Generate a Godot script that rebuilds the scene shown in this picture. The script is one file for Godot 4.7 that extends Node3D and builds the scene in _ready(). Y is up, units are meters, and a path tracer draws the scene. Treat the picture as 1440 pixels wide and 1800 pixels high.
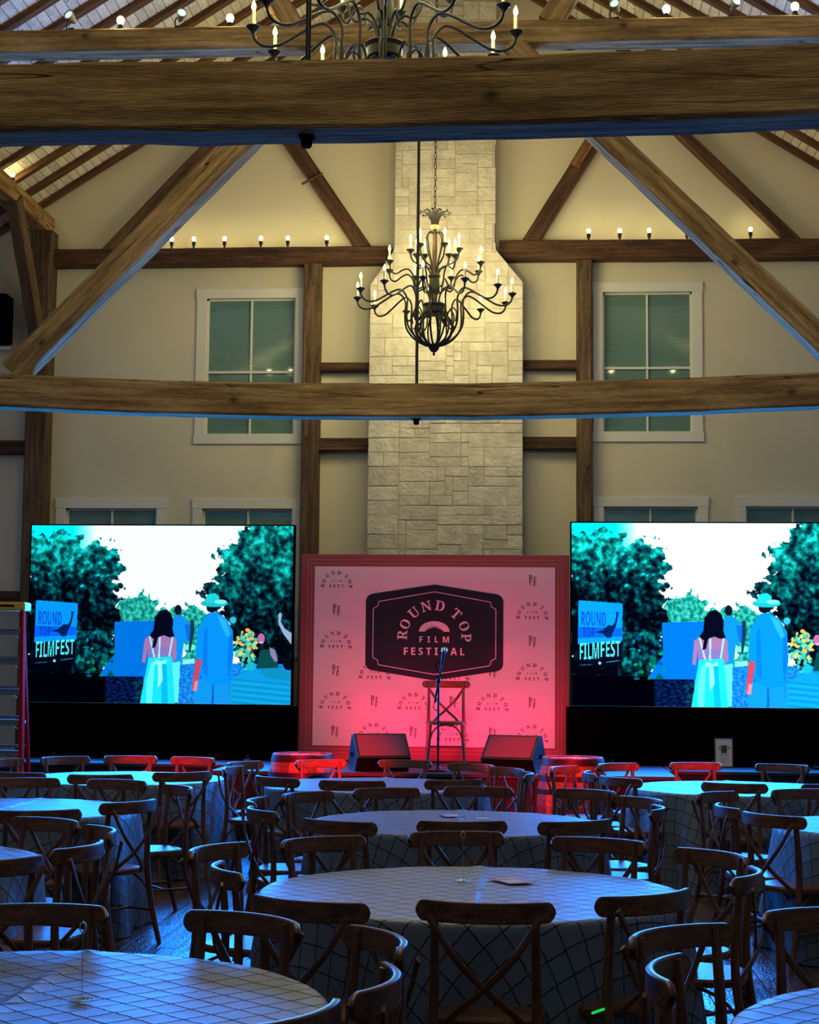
extends Node3D
# A timber-framed barn hall set for a film festival: two LED walls, a small stage with a printed backdrop, round tables, chandeliers.

const CX := -1.055          # the middle of the nave
const WALL := -20.0         # plane of the gable wall
const TL := 5.0             # metres of timber to one tile of the wood textures
const TV := 1.3

class MB:
	var v := PackedVector3Array()
	var n := PackedVector3Array()
	var uv := PackedVector2Array()

	func tri(a: Vector3, b: Vector3, c: Vector3, na: Vector3, nb: Vector3, nc: Vector3, ua := Vector2.ZERO, ub := Vector2.ZERO, uc := Vector2.ZERO) -> void:
		var g := (b - a).cross(c - a)
		if g.length_squared() < 1e-16:
			return
		if g.dot(na + nb + nc) > 0.0:
			v.append_array(PackedVector3Array([a, c, b])); n.append_array(PackedVector3Array([na, nc, nb])); uv.append_array(PackedVector2Array([ua, uc, ub]))
		else:
			v.append_array(PackedVector3Array([a, b, c])); n.append_array(PackedVector3Array([na, nb, nc])); uv.append_array(PackedVector2Array([ua, ub, uc]))

	func quad(a: Vector3, b: Vector3, c: Vector3, d: Vector3, na: Vector3, nb: Vector3, nc: Vector3, nd: Vector3, ua := Vector2.ZERO, ub := Vector2.ZERO, uc := Vector2.ZERO, ud := Vector2.ZERO) -> void:
		tri(a, b, c, na, nb, nc, ua, ub, uc)
		tri(a, c, d, na, nc, nd, ua, uc, ud)

	func flat(pts: PackedVector3Array, nn: Vector3, uvs := PackedVector2Array()) -> void:
		for i in range(1, pts.size() - 1):
			if uvs.size():
				tri(pts[0], pts[i], pts[i + 1], nn, nn, nn, uvs[0], uvs[i], uvs[i + 1])
			else:
				tri(pts[0], pts[i], pts[i + 1], nn, nn, nn)

	# a box with chamfered edges; uv in metres / scale
	func box(c: Vector3, s: Vector3, bev := 0.004, t := Transform3D.IDENTITY, us := 1.0, uo := Vector2.ZERO) -> void:
		var h := s * 0.5
		var b := minf(bev, minf(h.x, minf(h.y, h.z)) * 0.45)
		var ax := [Vector3.RIGHT, Vector3.UP, Vector3.BACK]
		for k in 3:
			var i := (k + 1) % 3
			var j := (k + 2) % 3
			for sg in [-1.0, 1.0]:
				var q := PackedVector3Array()
				var w := PackedVector2Array()
				for e in [[-1.0, -1.0], [1.0, -1.0], [1.0, 1.0], [-1.0, 1.0]]:
					var p: Vector3 = ax[k] * (h[k] * sg) + ax[i] * ((h[i] - b) * e[0]) + ax[j] * ((h[j] - b) * e[1])
					q.append(t * (c + p))
					var uu := p[i]
					var vv := p[j]
					if s[j] > s[i]:
						uu = p[j]
						vv = p[i]
					w.append(Vector2(uu, vv) / us + uo)
				flat(q, (t.basis * (ax[k] * sg)).normalized(), w)
		if b <= 0.0001:
			return
		for k in 3:
			var i := (k + 1) % 3
			var j := (k + 2) % 3
			for si in [-1.0, 1.0]:
				for sj in [-1.0, 1.0]:
					var A: Vector3 = ax[i] * (h[i] * si) + ax[j] * ((h[j] - b) * sj)
					var B: Vector3 = ax[i] * ((h[i] - b) * si) + ax[j] * (h[j] * sj)
					var K: Vector3 = ax[k] * (h[k] - b)
					var nn: Vector3 = (t.basis * (ax[i] * si + ax[j] * sj)).normalized()
					flat(PackedVector3Array([t * (c + A - K), t * (c + A + K), t * (c + B + K), t * (c + B - K)]), nn)
		for sx in [-1.0, 1.0]:
			for sy in [-1.0, 1.0]:
				for sz in [-1.0, 1.0]:
					var g := Vector3(sx, sy, sz)
					var nn: Vector3 = (t.basis * g).normalized()
					flat(PackedVector3Array([t * (c + g * Vector3(h.x, h.y - b, h.z - b)), t * (c + g * Vector3(h.x - b, h.y, h.z - b)), t * (c + g * Vector3(h.x - b, h.y - b, h.z))]), nn)

	# a hewn timber: chamfered section swept from p0 to p1, with sag and uneven arrises
	func beam(p0: Vector3, p1: Vector3, w: float, hh: float, up := Vector3.UP, seg := 12, amp := 0.006, sag := 0.0, sd := 1, bow := Vector3.ZERO) -> void:
		var d := (p1 - p0).normalized()
		var s := d.cross(up).normalized()
		var u := s.cross(d).normalized()
		var L := p0.distance_to(p1)
		var nz := FastNoiseLite.new()
		nz.seed = sd
		nz.frequency = 1.0
		var c := minf(w, hh) * 0.07
		var a := w * 0.5
		var b := hh * 0.5
		var sec := [Vector2(a, b - c), Vector2(a - c, b), Vector2(-a + c, b), Vector2(-a, b - c), Vector2(-a, -b + c), Vector2(-a + c, -b), Vector2(a - c, -b), Vector2(a, -b + c)]
		var per := [0.0]
		for k in 8:
			per.append(per[k] + sec[k].distance_to(sec[(k + 1) % 8]))
		var rings := []
		for i in seg + 1:
			var f := float(i) / seg
			var o := p0.lerp(p1, f) - Vector3.UP * sag * (1.0 - pow(2.0 * f - 1.0, 2.0)) + bow * (1.0 - pow(2.0 * f - 1.0, 2.0))
			var r := []
			for k in 8:
				var corner := int((k + 1) / 2) % 4
				var jx := nz.get_noise_2d(f * L * 1.3, corner * 17.0) * amp + nz.get_noise_2d(f * L * 5.0, corner * 9.0 + 50.0) * amp * 0.5
				var jy := nz.get_noise_2d(f * L * 1.3 + 90.0, corner * 13.0) * amp + nz.get_noise_2d(f * L * 5.0 + 33.0, corner * 7.0) * amp * 0.5
				r.append(o + s * (sec[k].x + jx) + u * (sec[k].y + jy))
			rings.append(r)
		var uo := Vector2(nz.get_noise_1d(3.3) * 3.0, (0.5 + 0.5 * nz.get_noise_1d(8.8)) * maxf(0.0, 1.0 - per[8] / 1.3))
		for k in 8:
			var k2 := (k + 1) % 8
			var e: Vector2 = sec[k2] - sec[k]
			var nn := (s * e.y - u * e.x).normalized()
			if nn.dot(s * (sec[k].x + sec[k2].x) + u * (sec[k].y + sec[k2].y)) < 0.0:
				nn = -nn
			for i in seg:
				var u0 := (float(i) / seg * L) / 5.0
				var u1 := (float(i + 1) / seg * L) / 5.0
				quad(rings[i][k], rings[i + 1][k], rings[i + 1][k2], rings[i][k2], nn, nn, nn, nn,
					Vector2(u0, per[k] / 1.3) + uo, Vector2(u1, per[k] / 1.3) + uo, Vector2(u1, per[k + 1] / 1.3) + uo, Vector2(u0, per[k + 1] / 1.3) + uo)
		for e in [[0, -d], [seg, d]]:
			var q := PackedVector3Array()
			var w2 := PackedVector2Array()
			for k in 8:
				q.append(rings[e[0]][k])
				w2.append(sec[k] * 0.6 + uo)
			flat(q, e[1], w2)

	static func spline(pts: Array, per := 5) -> PackedVector3Array:
		var r := PackedVector3Array()
		for i in pts.size() - 1:
			var p0: Vector3 = pts[maxi(i - 1, 0)]
			var p1: Vector3 = pts[i]
			var p2: Vector3 = pts[i + 1]
			var p3: Vector3 = pts[mini(i + 2, pts.size() - 1)]
			for k in per:
				var t := float(k) / per
				r.append(0.5 * (2.0 * p1 + (p2 - p0) * t + (2.0 * p0 - 5.0 * p1 + 4.0 * p2 - p3) * t * t + (3.0 * p1 - p0 - 3.0 * p2 + p3) * t * t * t))
		r.append(pts[-1])
		return r

	# sweep of an ellipse-like section (rx across, ry along the second axis) along points
	func tube(pts: PackedVector3Array, rad: Array, sides := 8, hint := Vector3.UP, sq := 1.0, us := 0.4) -> void:
		var m := pts.size()
		var rings := []
		var nrm := []
		var prev := hint
		var run := 0.0
		var ls := []
		for i in m:
			var d := (pts[mini(i + 1, m - 1)] - pts[maxi(i - 1, 0)]).normalized()
			var x := prev - d * prev.dot(d)
			if x.length() < 1e-4:
				x = d.cross(Vector3(0.3, 0.7, 0.64))
			x = x.normalized()
			prev = x
			var y := d.cross(x).normalized()
			if i > 0:
				run += pts[i].distance_to(pts[i - 1])
			ls.append(run)
			var f := float(i) / (m - 1) * (rad.size() - 1)
			var k := mini(int(f), rad.size() - 2) if rad.size() > 1 else 0
			var rr = lerp(rad[k], rad[k + 1], f - k) if rad.size() > 1 else rad[0]
			var ra: float = rr.x if rr is Vector2 else rr
			var rb: float = rr.y if rr is Vector2 else rr
			var ring := []
			var nr := []
			for j in sides:
				var a := TAU * j / sides + (PI / sides if sides == 4 else 0.0)
				var ca := signf(cos(a)) * pow(absf(cos(a)), sq)
				var sa := signf(sin(a)) * pow(absf(sin(a)), sq)
				ring.append(pts[i] + x * (ca * ra) + y * (sa * rb))
				nr.append((x * (cos(a) / maxf(ra, 1e-5)) + y * (sin(a) / maxf(rb, 1e-5))).normalized())
			rings.append(ring)
			nrm.append(nr)
		for i in m - 1:
			for j in sides:
				var j2 := (j + 1) % sides
				quad(rings[i][j], rings[i + 1][j], rings[i + 1][j2], rings[i][j2], nrm[i][j], nrm[i + 1][j], nrm[i + 1][j2], nrm[i][j2],
					Vector2(ls[i] / us, float(j) / sides), Vector2(ls[i + 1] / us, float(j) / sides), Vector2(ls[i + 1] / us, float(j + 1) / sides), Vector2(ls[i] / us, float(j + 1) / sides))
		for e in [0, m - 1]:
			var d := (pts[1] - pts[0]).normalized() * -1.0 if e == 0 else (pts[m - 1] - pts[m - 2]).normalized()
			flat(PackedVector3Array(rings[e]), d)

	# profile of (radius, height) turned round the y axis
	func lathe(prof: Array, seg := 16, t := Transform3D.IDENTITY, a0 := 0.0, a1 := TAU) -> void:
		for i in prof.size() - 1:
			var p: Vector2 = prof[i]
			var q: Vector2 = prof[i + 1]
			var e := q - p
			if e.length() < 1e-6:
				continue
			for j in seg:
				var b := a0 + (a1 - a0) * j / seg
				var c := a0 + (a1 - a0) * (j + 1) / seg
				var r0 := Vector3(cos(b), 0, sin(b))
				var r1 := Vector3(cos(c), 0, sin(c))
				var n0 := (t.basis * (r0 * e.y - Vector3.UP * e.x)).normalized()
				var n1 := (t.basis * (r1 * e.y - Vector3.UP * e.x)).normalized()
				quad(t * (r0 * p.x + Vector3.UP * p.y), t * (r0 * q.x + Vector3.UP * q.y), t * (r1 * q.x + Vector3.UP * q.y), t * (r1 * p.x + Vector3.UP * p.y), n0, n0, n1, n1,
					Vector2(float(j) / seg, p.y), Vector2(float(j) / seg, q.y), Vector2(float(j + 1) / seg, q.y), Vector2(float(j + 1) / seg, p.y))

	# a polygon in x, y given a thickness from z0 (back) to z1 (front), its front edge chamfered
	func prism(poly: PackedVector2Array, z0: float, z1: float, bev := 0.0, t := Transform3D.IDENTITY, us := 1.0) -> void:
		var p := poly
		if Geometry2D.is_polygon_clockwise(p):
			p.reverse()
		var inner := p
		if bev > 0.0:
			var off := Geometry2D.offset_polygon(p, -bev)
			if off.size() == 1 and off[0].size() == p.size():
				# match the order of the corners
				inner = PackedVector2Array()
				for a in p:
					var best: Vector2 = off[0][0]
					for b in off[0]:
						if b.distance_squared_to(a) < best.distance_squared_to(a):
							best = b
					inner.append(best)
			else:
				bev = 0.0
		var tr := Geometry2D.triangulate_polygon(inner)
		var F: Vector3 = (t.basis * Vector3.BACK).normalized()
		for i in range(0, tr.size(), 3):
			var a := inner[tr[i]]
			var b := inner[tr[i + 1]]
			var c := inner[tr[i + 2]]
			tri(t * Vector3(a.x, a.y, z1), t * Vector3(b.x, b.y, z1), t * Vector3(c.x, c.y, z1), F, F, F, a / us, b / us, c / us)
		tr = Geometry2D.triangulate_polygon(p)
		for i in range(0, tr.size(), 3):
			var a := p[tr[i]]
			var b := p[tr[i + 1]]
			var c := p[tr[i + 2]]
			tri(t * Vector3(a.x, a.y, z0), t * Vector3(b.x, b.y, z0), t * Vector3(c.x, c.y, z0), -F, -F, -F, a / us, b / us, c / us)
		for i in p.size():
			var a := p[i]
			var b := p[(i + 1) % p.size()]
			var e := (b - a).normalized()
			var nn: Vector3 = (t.basis * Vector3(e.y, -e.x, 0)).normalized()
			flat(PackedVector3Array([t * Vector3(a.x, a.y, z0), t * Vector3(b.x, b.y, z0), t * Vector3(b.x, b.y, z1 - bev), t * Vector3(a.x, a.y, z1 - bev)]), nn,
				PackedVector2Array([a / us, b / us, b / us + Vector2(0.05, 0.05), a / us + Vector2(0.05, 0.05)]))
			if bev > 0.0:
				var a2 := inner[i]
				var b2 := inner[(i + 1) % p.size()]
				var nb := (nn + F).normalized()
				flat(PackedVector3Array([t * Vector3(a.x, a.y, z1 - bev), t * Vector3(b.x, b.y, z1 - bev), t * Vector3(b2.x, b2.y, z1), t * Vector3(a2.x, a2.y, z1)]), nb,
					PackedVector2Array([a / us, b / us, b2 / us, a2 / us]))

	func mesh(m: Material) -> ArrayMesh:
		var arr := []
		arr.resize(Mesh.ARRAY_MAX)
		arr[Mesh.ARRAY_VERTEX] = v
		arr[Mesh.ARRAY_NORMAL] = n
		arr[Mesh.ARRAY_TEX_UV] = uv
		var am := ArrayMesh.new()
		am.add_surface_from_arrays(Mesh.PRIMITIVE_TRIANGLES, arr)
		am.surface_set_material(0, m)
		return am

var M := {}                 # materials by kind
var taken := {}
var rng := RandomNumberGenerator.new()

func numbered(called: String) -> String:
	taken[called] = taken.get(called, -1) + 1
	return called if taken[called] == 0 else "%s_%03d" % [called, taken[called]]

func tag(o: Node3D, label: String, category: String, group := "") -> Node3D:
	o.set_meta("label", label)
	o.set_meta("category", category)
	if group:
		o.set_meta("group", group)
	return o

func thing(called: String, label: String, category: String, at := Vector3.ZERO, turn := 0.0, group := "") -> Node3D:
	var o := Node3D.new()
	o.name = numbered(called)
	add_child(o)
	o.position = at
	o.rotation.y = turn
	tag(o, label, category, group)
	return o

func put(called: String, mesh: Mesh, parent: Node = null) -> MeshInstance3D:
	var o := MeshInstance3D.new()
	o.mesh = mesh
	o.name = numbered(called) if parent == null else called
	(parent if parent else self).add_child(o, true)
	return o

func part(called: String, b: MB, m: Material, parent: Node = null) -> MeshInstance3D:
	return put(called, b.mesh(m), parent)

func solo(called: String, b: MB, m: Material, label: String, category: String, group := "") -> MeshInstance3D:
	var o := part(called, b, m)
	tag(o, label, category, group)
	return o

func struct(called: String, b: MB, m: Material) -> MeshInstance3D:
	var o := part(called, b, m)
	o.set_meta("kind", "structure")
	return o

func copy(o: Node3D, called: String, at: Vector3, turn: float, label: String) -> Node3D:
	var c: Node3D = o.duplicate()
	c.name = numbered(called)
	add_child(c)
	c.position = at
	c.rotation.y = turn
	c.set_meta("label", label)
	return c

func lamp(parent: Node, at: Vector3, color: Color, energy: float, size := 0.02) -> void:
	var l := OmniLight3D.new()
	l.name = "bulb_light"
	l.position = at
	l.light_color = color
	l.light_energy = energy
	l.light_size = size
	l.omni_range = 40.0
	l.omni_attenuation = 2.0
	l.shadow_enabled = true
	parent.add_child(l, true)

# ---------------------------------------------------------------- materials and textures
func plain(name_: String, c: Color, rough: float, metal := 0.0, spec := 0.5) -> StandardMaterial3D:
	var m := StandardMaterial3D.new()
	m.resource_name = name_
	m.albedo_color = c
	m.roughness = rough
	m.metallic = metal
	m.metallic_specular = spec
	return m

func noise(sd: int, freq: float, oct := 3) -> FastNoiseLite:
	var f := FastNoiseLite.new()
	f.seed = sd
	f.noise_type = FastNoiseLite.TYPE_SIMPLEX_SMOOTH
	f.frequency = freq
	f.fractal_type = FastNoiseLite.FRACTAL_FBM
	f.fractal_octaves = oct
	return f

func picture(w: int, h: int, rgb: PackedByteArray) -> Image:
	return Image.create_from_data(w, h, false, Image.FORMAT_RGB8, rgb)

# long-grained wood: colour and relief; u runs along the grain
func wood(name_: String, sd: int, w: int, h: int, lo: Color, hi: Color, crack: float, rough: float, bump: float, knots: int, along := 1.0, spec := 0.4) -> StandardMaterial3D:
	var big := noise(sd, 1.0, 3)
	var fine := noise(sd + 5, 1.0, 2)
	var r := RandomNumberGenerator.new()
	r.seed = sd * 77 + 1
	var kn := []
	for i in knots:
		kn.append([r.randf() * w, r.randf() * h, r.randf_range(2.2, 4.5) * h / 256.0])
	var col := PackedByteArray()
	col.resize(w * h * 3)
	var hgt := PackedByteArray()
	hgt.resize(w * h * 3)
	var at := 0
	for y in h:
		var fy := float(y) / h
		for x in w:
			var fx := float(x) / w * along
			var dark := 0.0
			var py := fy
			for k in kn:
				var dx: float = (x - k[0]) / (k[2] * 1.7)
				var dy: float = (y - k[1]) / k[2]
				var d2 := dx * dx + dy * dy
				if d2 < 9.0:
					var e := exp(-d2)
					dark += e * 0.5
					py += dy * exp(-d2 * 0.4) * 0.012
			var b := 0.0
			var g := 0.0
			var s := 0.0
			var c := 0.0
			var edge := clampf((float(x) / w - 0.88) / 0.12, 0.0, 1.0)
			for pass_ in (2 if edge > 0.0 else 1):
				var fq := fx - along * pass_
				var wt := (1.0 - edge) if pass_ == 0 else edge
				b += wt * big.get_noise_2d(fq * 4.5, py * 20.0)
				g += wt * fine.get_noise_2d(fq * 34.0, py * 190.0)
				s += wt * big.get_noise_2d(fq * 2.4 + 40.0, py * 2.5)
				c += wt * big.get_noise_2d(fq * 1.1 + 9.0, py * 6.5 + 70.0)
			c = absf(c)
			var ck := clampf(1.0 - c / (0.011 * crack), 0.0, 1.0) if crack > 0.0 else 0.0
			ck *= clampf(s * 3.0 + 0.75, 0.0, 1.0)
			var t := clampf(0.5 + b * 0.5 + g * 0.34 + s * 0.35, 0.0, 1.0)
			var k2 := (1.0 - clampf(dark, 0.0, 0.8)) * (1.0 - ck * 0.8)
			col[at] = int(clampf(lerpf(lo.r, hi.r, t) * k2, 0, 1) * 255.0)
			col[at + 1] = int(clampf(lerpf(lo.g, hi.g, t) * k2, 0, 1) * 255.0)
			col[at + 2] = int(clampf(lerpf(lo.b, hi.b, t) * k2, 0, 1) * 255.0)
			var z := int(clampf(0.6 + b * 0.15 + g * 0.2 - ck * 0.5, 0.0, 1.0) * 255.0)
			hgt[at] = z
			hgt[at + 1] = z
			hgt[at + 2] = z
			at += 3
	var m := plain(name_, Color.WHITE, rough, 0.0, spec)
	m.albedo_texture = ImageTexture.create_from_image(picture(w, h, col))
	var nm := picture(w, h, hgt)
	nm.bump_map_to_normal_map(bump)
	m.normal_enabled = true
	m.normal_texture = ImageTexture.create_from_image(nm)
	return m

func noise_tex(sd: int, freq: float, lo: Color, hi: Color, size := 256, oct := 4) -> NoiseTexture2D:
	var t := NoiseTexture2D.new()
	t.width = size
	t.height = size
	t.seamless = true
	t.noise = noise(sd, freq, oct)
	var g := Gradient.new()
	g.set_color(0, lo)
	g.set_color(1, hi)
	t.color_ramp = g
	return t

func noise_normal(sd: int, freq: float, strength: float, size := 256, oct := 4) -> NoiseTexture2D:
	var t := NoiseTexture2D.new()
	t.width = size
	t.height = size
	t.seamless = true
	t.noise = noise(sd, freq, oct)
	t.as_normal_map = true
	t.bump_strength = strength
	return t

# pintucked cloth: 4 by 4 puffed squares with the shade in the tucks painted dark between
func tucked() -> StandardMaterial3D:
	var N := 512
	var col := PackedByteArray()
	col.resize(N * N * 3)
	var hgt := PackedByteArray()
	hgt.resize(N * N * 3)
	var rgh := PackedByteArray()
	rgh.resize(N * N * 3)
	var wob := noise(31, 0.02, 2)
	var wv := noise(37, 0.25, 2)
	var at := 0
	for y in N:
		for x in N:
			var u := fposmod((x + wob.get_noise_2d(x, y) * 6.0 * sin(PI * x / N)) / 128.0, 1.0)
			var w := fposmod((y + wob.get_noise_2d(x + 700, y) * 6.0 * sin(PI * y / N)) / 128.0, 1.0)
			var d := minf(minf(u, 1.0 - u), minf(w, 1.0 - w)) * 128.0
			var line := clampf((5.2 - d) / 2.6, 0.0, 1.0)
			var t := 1.0 - 0.86 * line + wv.get_noise_2d(x, y) * 0.06
			col[at] = int(clampf(0.38 * t, 0, 1) * 255.0)
			col[at + 1] = int(clampf(0.43 * t, 0, 1) * 255.0)
			col[at + 2] = int(clampf(0.47 * t, 0, 1) * 255.0)
			var z := int(clampf(0.2 + 0.5 * pow(clampf(d / 40.0, 0.0, 1.0), 0.5) - 0.2 * line, 0, 1) * 255.0)
			hgt[at] = z
			hgt[at + 1] = z
			hgt[at + 2] = z
			var ro := int((0.47 + 0.5 * line) * 255.0)
			rgh[at] = ro
			rgh[at + 1] = ro
			rgh[at + 2] = ro
			at += 3
	var m := plain("pintucked grey satin", Color.WHITE, 1.0, 0.0, 0.65)
	m.albedo_texture = ImageTexture.create_from_image(picture(N, N, col))
	m.roughness_texture = ImageTexture.create_from_image(picture(N, N, rgh))
	var nm := picture(N, N, hgt)
	nm.bump_map_to_normal_map(3.5)
	m.normal_enabled = true
	m.normal_texture = ImageTexture.create_from_image(nm)
	return m

func glow(name_: String, c: Color, e: float) -> StandardMaterial3D:
	var m := plain(name_, c, 0.4)
	m.emission_enabled = true
	m.emission = c
	m.emission_energy_multiplier = e
	return m

func materials() -> void:
	M.beam = wood("aged brown oak", 11, 2048, 512, Color(0.41, 0.315, 0.20), Color(0.80, 0.65, 0.44), 2.2, 0.85, 4.0, 13, 1.0, 0.1)
	M.dark_beam = wood("dark red-brown oak", 23, 1024, 256, Color(0.18, 0.11, 0.07), Color(0.44, 0.30, 0.20), 1.0, 0.7, 4.0, 10)
	M.post = wood("weathered brown oak", 19, 1024, 256, Color(0.23, 0.165, 0.115), Color(0.50, 0.385, 0.285), 1.0, 0.75, 4.0, 10)
	M.rafter = wood("brown fir rafter", 29, 1024, 256, Color(0.22, 0.135, 0.08), Color(0.50, 0.34, 0.21), 0.6, 0.7, 3.0, 8)
	M.chair = wood("dark stained beech", 41, 512, 128, Color(0.28, 0.165, 0.09), Color(0.56, 0.355, 0.20), 0.0, 0.38, 0.5, 0, 0.5, 0.42)
	M.floor = wood("worn floorboard", 53, 1024, 256, Color(0.23, 0.16, 0.115), Color(0.44, 0.33, 0.25), 0.4, 0.3, 2.0, 4, 1.0, 0.5)
	M.stave = wood("oak stave", 61, 512, 128, Color(0.30, 0.19, 0.11), Color(0.62, 0.44, 0.28), 0.5, 0.6, 3.0, 3)
	M.board = wood("whitewashed board", 67, 1024, 128, Color(0.80, 0.77, 0.70), Color(0.97, 0.95, 0.90), 0.25, 0.8, 1.5, 8)
	M.plaster = plain("cream plaster", Color(0.85, 0.805, 0.70), 0.9)
	M.plaster.albedo_texture = noise_tex(3, 0.008, Color(0.95, 0.95, 0.94), Color.WHITE)
	M.plaster.uv1_triplanar = true
	M.plaster.uv1_scale = Vector3(0.25, 0.25, 0.25)
	M.stone = plain("white limestone", Color(0.86, 0.82, 0.75), 0.9)
	M.stone.albedo_texture = noise_tex(5, 0.02, Color(0.86, 0.85, 0.83), Color.WHITE)
	M.stone.normal_enabled = true
	M.stone.normal_texture = noise_normal(7, 0.03, 9.0, 512, 5)
	M.stone.normal_scale = 0.5
	M.stone.uv1_triplanar = true
	M.stone.uv1_world_triplanar = true
	M.stone.uv1_scale = Vector3(0.9, 0.9, 0.9)
	M.stone_b = M.stone.duplicate()
	M.stone_b.albedo_color = Color(0.83, 0.79, 0.72)
	M.stone_c = M.stone.duplicate()
	M.stone_c.albedo_color = Color(0.88, 0.84, 0.77)
	M.mortar = plain("pale mortar", Color(0.74, 0.70, 0.63), 0.95)
	M.trim = plain("white painted trim", Color(0.86, 0.84, 0.79), 0.5)
	M.blind = plain("dusk-tinted shade slat", Color(0.08, 0.26, 0.19), 0.6)  # teal of dusk light from outside is put into the slat colour
	M.glass = plain("window glass", Color(0.75, 0.95, 0.9, 0.12), 0.02)
	M.glass.transparency = BaseMaterial3D.TRANSPARENCY_ALPHA
	M.black = plain("matt black", Color(0.025, 0.025, 0.03), 0.9, 0.0, 0.06)
	M.blackgloss = plain("satin black metal", Color(0.03, 0.03, 0.033), 0.38, 0.2)
	M.iron = plain("dark wrought iron", Color(0.085, 0.075, 0.065), 0.5, 0.0, 0.3)
	M.steel = plain("bright steel", Color(0.6, 0.6, 0.6), 0.3, 0.9)
	M.copper = plain("copper collar", Color(0.62, 0.38, 0.28), 0.45, 0.5)
	M.candle = plain("ivory candle sleeve", Color(0.90, 0.84, 0.66), 0.6)
	M.flame = glow("lit candle bulb", Color(1.0, 0.86, 0.55), 9.0)
	M.globe = glow("lit globe bulb", Color(1.0, 0.90, 0.62), 9.0)
	M.dim = glow("dim spot lens", Color(0.85, 0.92, 0.9), 0.8)
	M.cloth = tucked()
	M.plaincloth = plain("dark skirt cloth", Color(0.03, 0.03, 0.035), 0.9)
	M.print = plain("printed vinyl", Color(0.88, 0.84, 0.80), 0.55)
	M.border = plain("terracotta print", Color(0.56, 0.27, 0.26), 0.55)
	M.border_line = plain("pale border print", Color(0.72, 0.47, 0.44), 0.55)
	M.ink = plain("dark print ink", Color(0.25, 0.10, 0.15), 0.55)
	M.plaque = plain("navy print", Color(0.055, 0.04, 0.11), 0.5)
	M.ladder = plain("red fibreglass", Color(0.62, 0.07, 0.06), 0.85, 0.0, 0.1)
	M.cap = plain("yellow plastic", Color(0.80, 0.60, 0.12), 0.5)
	M.alu = plain("dull aluminium", Color(0.42, 0.43, 0.44), 0.6, 0.4)
	M.paper = plain("cream paper", Color(0.90, 0.84, 0.74), 0.8)
	M.wire = plain("silver wire", Color(0.80, 0.80, 0.80), 0.25, 0.9)
	M.flyer = plain("pink print", Color(0.72, 0.42, 0.42), 0.6)
	M.grille = plain("dark speaker grille", Color(0.32, 0.28, 0.28), 0.85, 0.0, 0.15)
	M.deck = plain("stage deck board", Color(0.10, 0.085, 0.085), 0.6)
	M.redlens = glow("red lens", Color(1.0, 0.05, 0.12), 2.0)
	M.green = glow("green glow", Color(0.05, 0.9, 0.35), 0.8)
	M.bronze = plain("bronzed iron", Color(0.26, 0.18, 0.11), 0.45, 0.5)

# ---------------------------------------------------------------- lettering
func letters(text: String, fam: String, weight := 700) -> PackedVector2Array:
	# triangles of a string: baseline at 0, capital height 1, starting at x = 0
	var f := SystemFont.new()
	f.font_names = PackedStringArray([fam])
	f.font_weight = weight
	var tm := TextMesh.new()
	tm.text = text
	tm.font = f
	tm.font_size = 64
	tm.pixel_size = 0.01
	tm.depth = 0.01
	tm.curve_step = 1.5
	var ar := tm.get_mesh_arrays()
	var vs: PackedVector3Array = ar[Mesh.ARRAY_VERTEX]
	var ns: PackedVector3Array = ar[Mesh.ARRAY_NORMAL]
	var ix: PackedInt32Array = ar[Mesh.ARRAY_INDEX] if ar[Mesh.ARRAY_INDEX] else PackedInt32Array()
	if ix.is_empty():
		for i in vs.size():
			ix.append(i)
	var r := PackedVector2Array()
	var lo := Vector2(1e9, 1e9)
	var hi := Vector2(-1e9, -1e9)
	for i in range(0, ix.size(), 3):
		if ns[ix[i]].z < 0.5:
			continue
		for k in 3:
			var p := Vector2(vs[ix[i + k]].x, vs[ix[i + k]].y)
			r.append(p)
			lo = lo.min(p)
			hi = hi.max(p)
	var s := 1.0 / maxf(hi.y - lo.y, 1e-6)
	for i in r.size():
		r[i] = (r[i] - lo) * s
	return r

func width_of(t: PackedVector2Array) -> float:
	var w := 0.0
	for p in t:
		w = maxf(w, p.x)
	return w

func lay(b: MB, t: PackedVector2Array, x: Transform2D, z: float) -> void:
	for i in range(0, t.size(), 3):
		var a := x * t[i]
		var c := x * t[i + 1]
		var d := x * t[i + 2]
		b.tri(Vector3(a.x, a.y, z), Vector3(c.x, c.y, z), Vector3(d.x, d.y, z), Vector3.BACK, Vector3.BACK, Vector3.BACK)

# a line of letters, spread evenly, centred on c
func spread(b: MB, text: String, fam: String, c: Vector2, cap: float, total: float, z: float) -> void:
	var ws := []
	var sum := 0.0
	for ch in text:
		var t := letters(ch, fam)
		ws.append(t)
		sum += width_of(t) * cap
	var gap := (total - sum) / maxf(text.length() - 1, 1)
	var x := c.x - total * 0.5
	for t in ws:
		lay(b, t, Transform2D(Vector2(cap, 0), Vector2(0, cap), Vector2(x, c.y - cap * 0.5)), z)
		x += width_of(t) * cap + gap

# ROUND TOP bent over an arch of radius r about c
func arch(b: MB, c: Vector2, r: float, cap: float, z: float) -> void:
	var word := "ROUNDTOP"
	var ang := [176.0, 156.0, 130.0, 105.0, 80.0, 47.0, 21.0, 0.0]
	for i in 8:
		var t := letters(word[i], "Droid Serif")
		var w := width_of(t) * cap
		var a := deg_to_rad(ang[i])
		var up := Vector2(cos(a), sin(a))
		var rt := Vector2(up.y, -up.x)
		lay(b, t, Transform2D(rt * cap, up * cap, c + up * (r - cap * 0.5) - rt * (w * 0.5)), z)

# ---------------------------------------------------------------- the film frame shown on both LED walls
const SW := 704
const SH := 478
var film: Image

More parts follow.
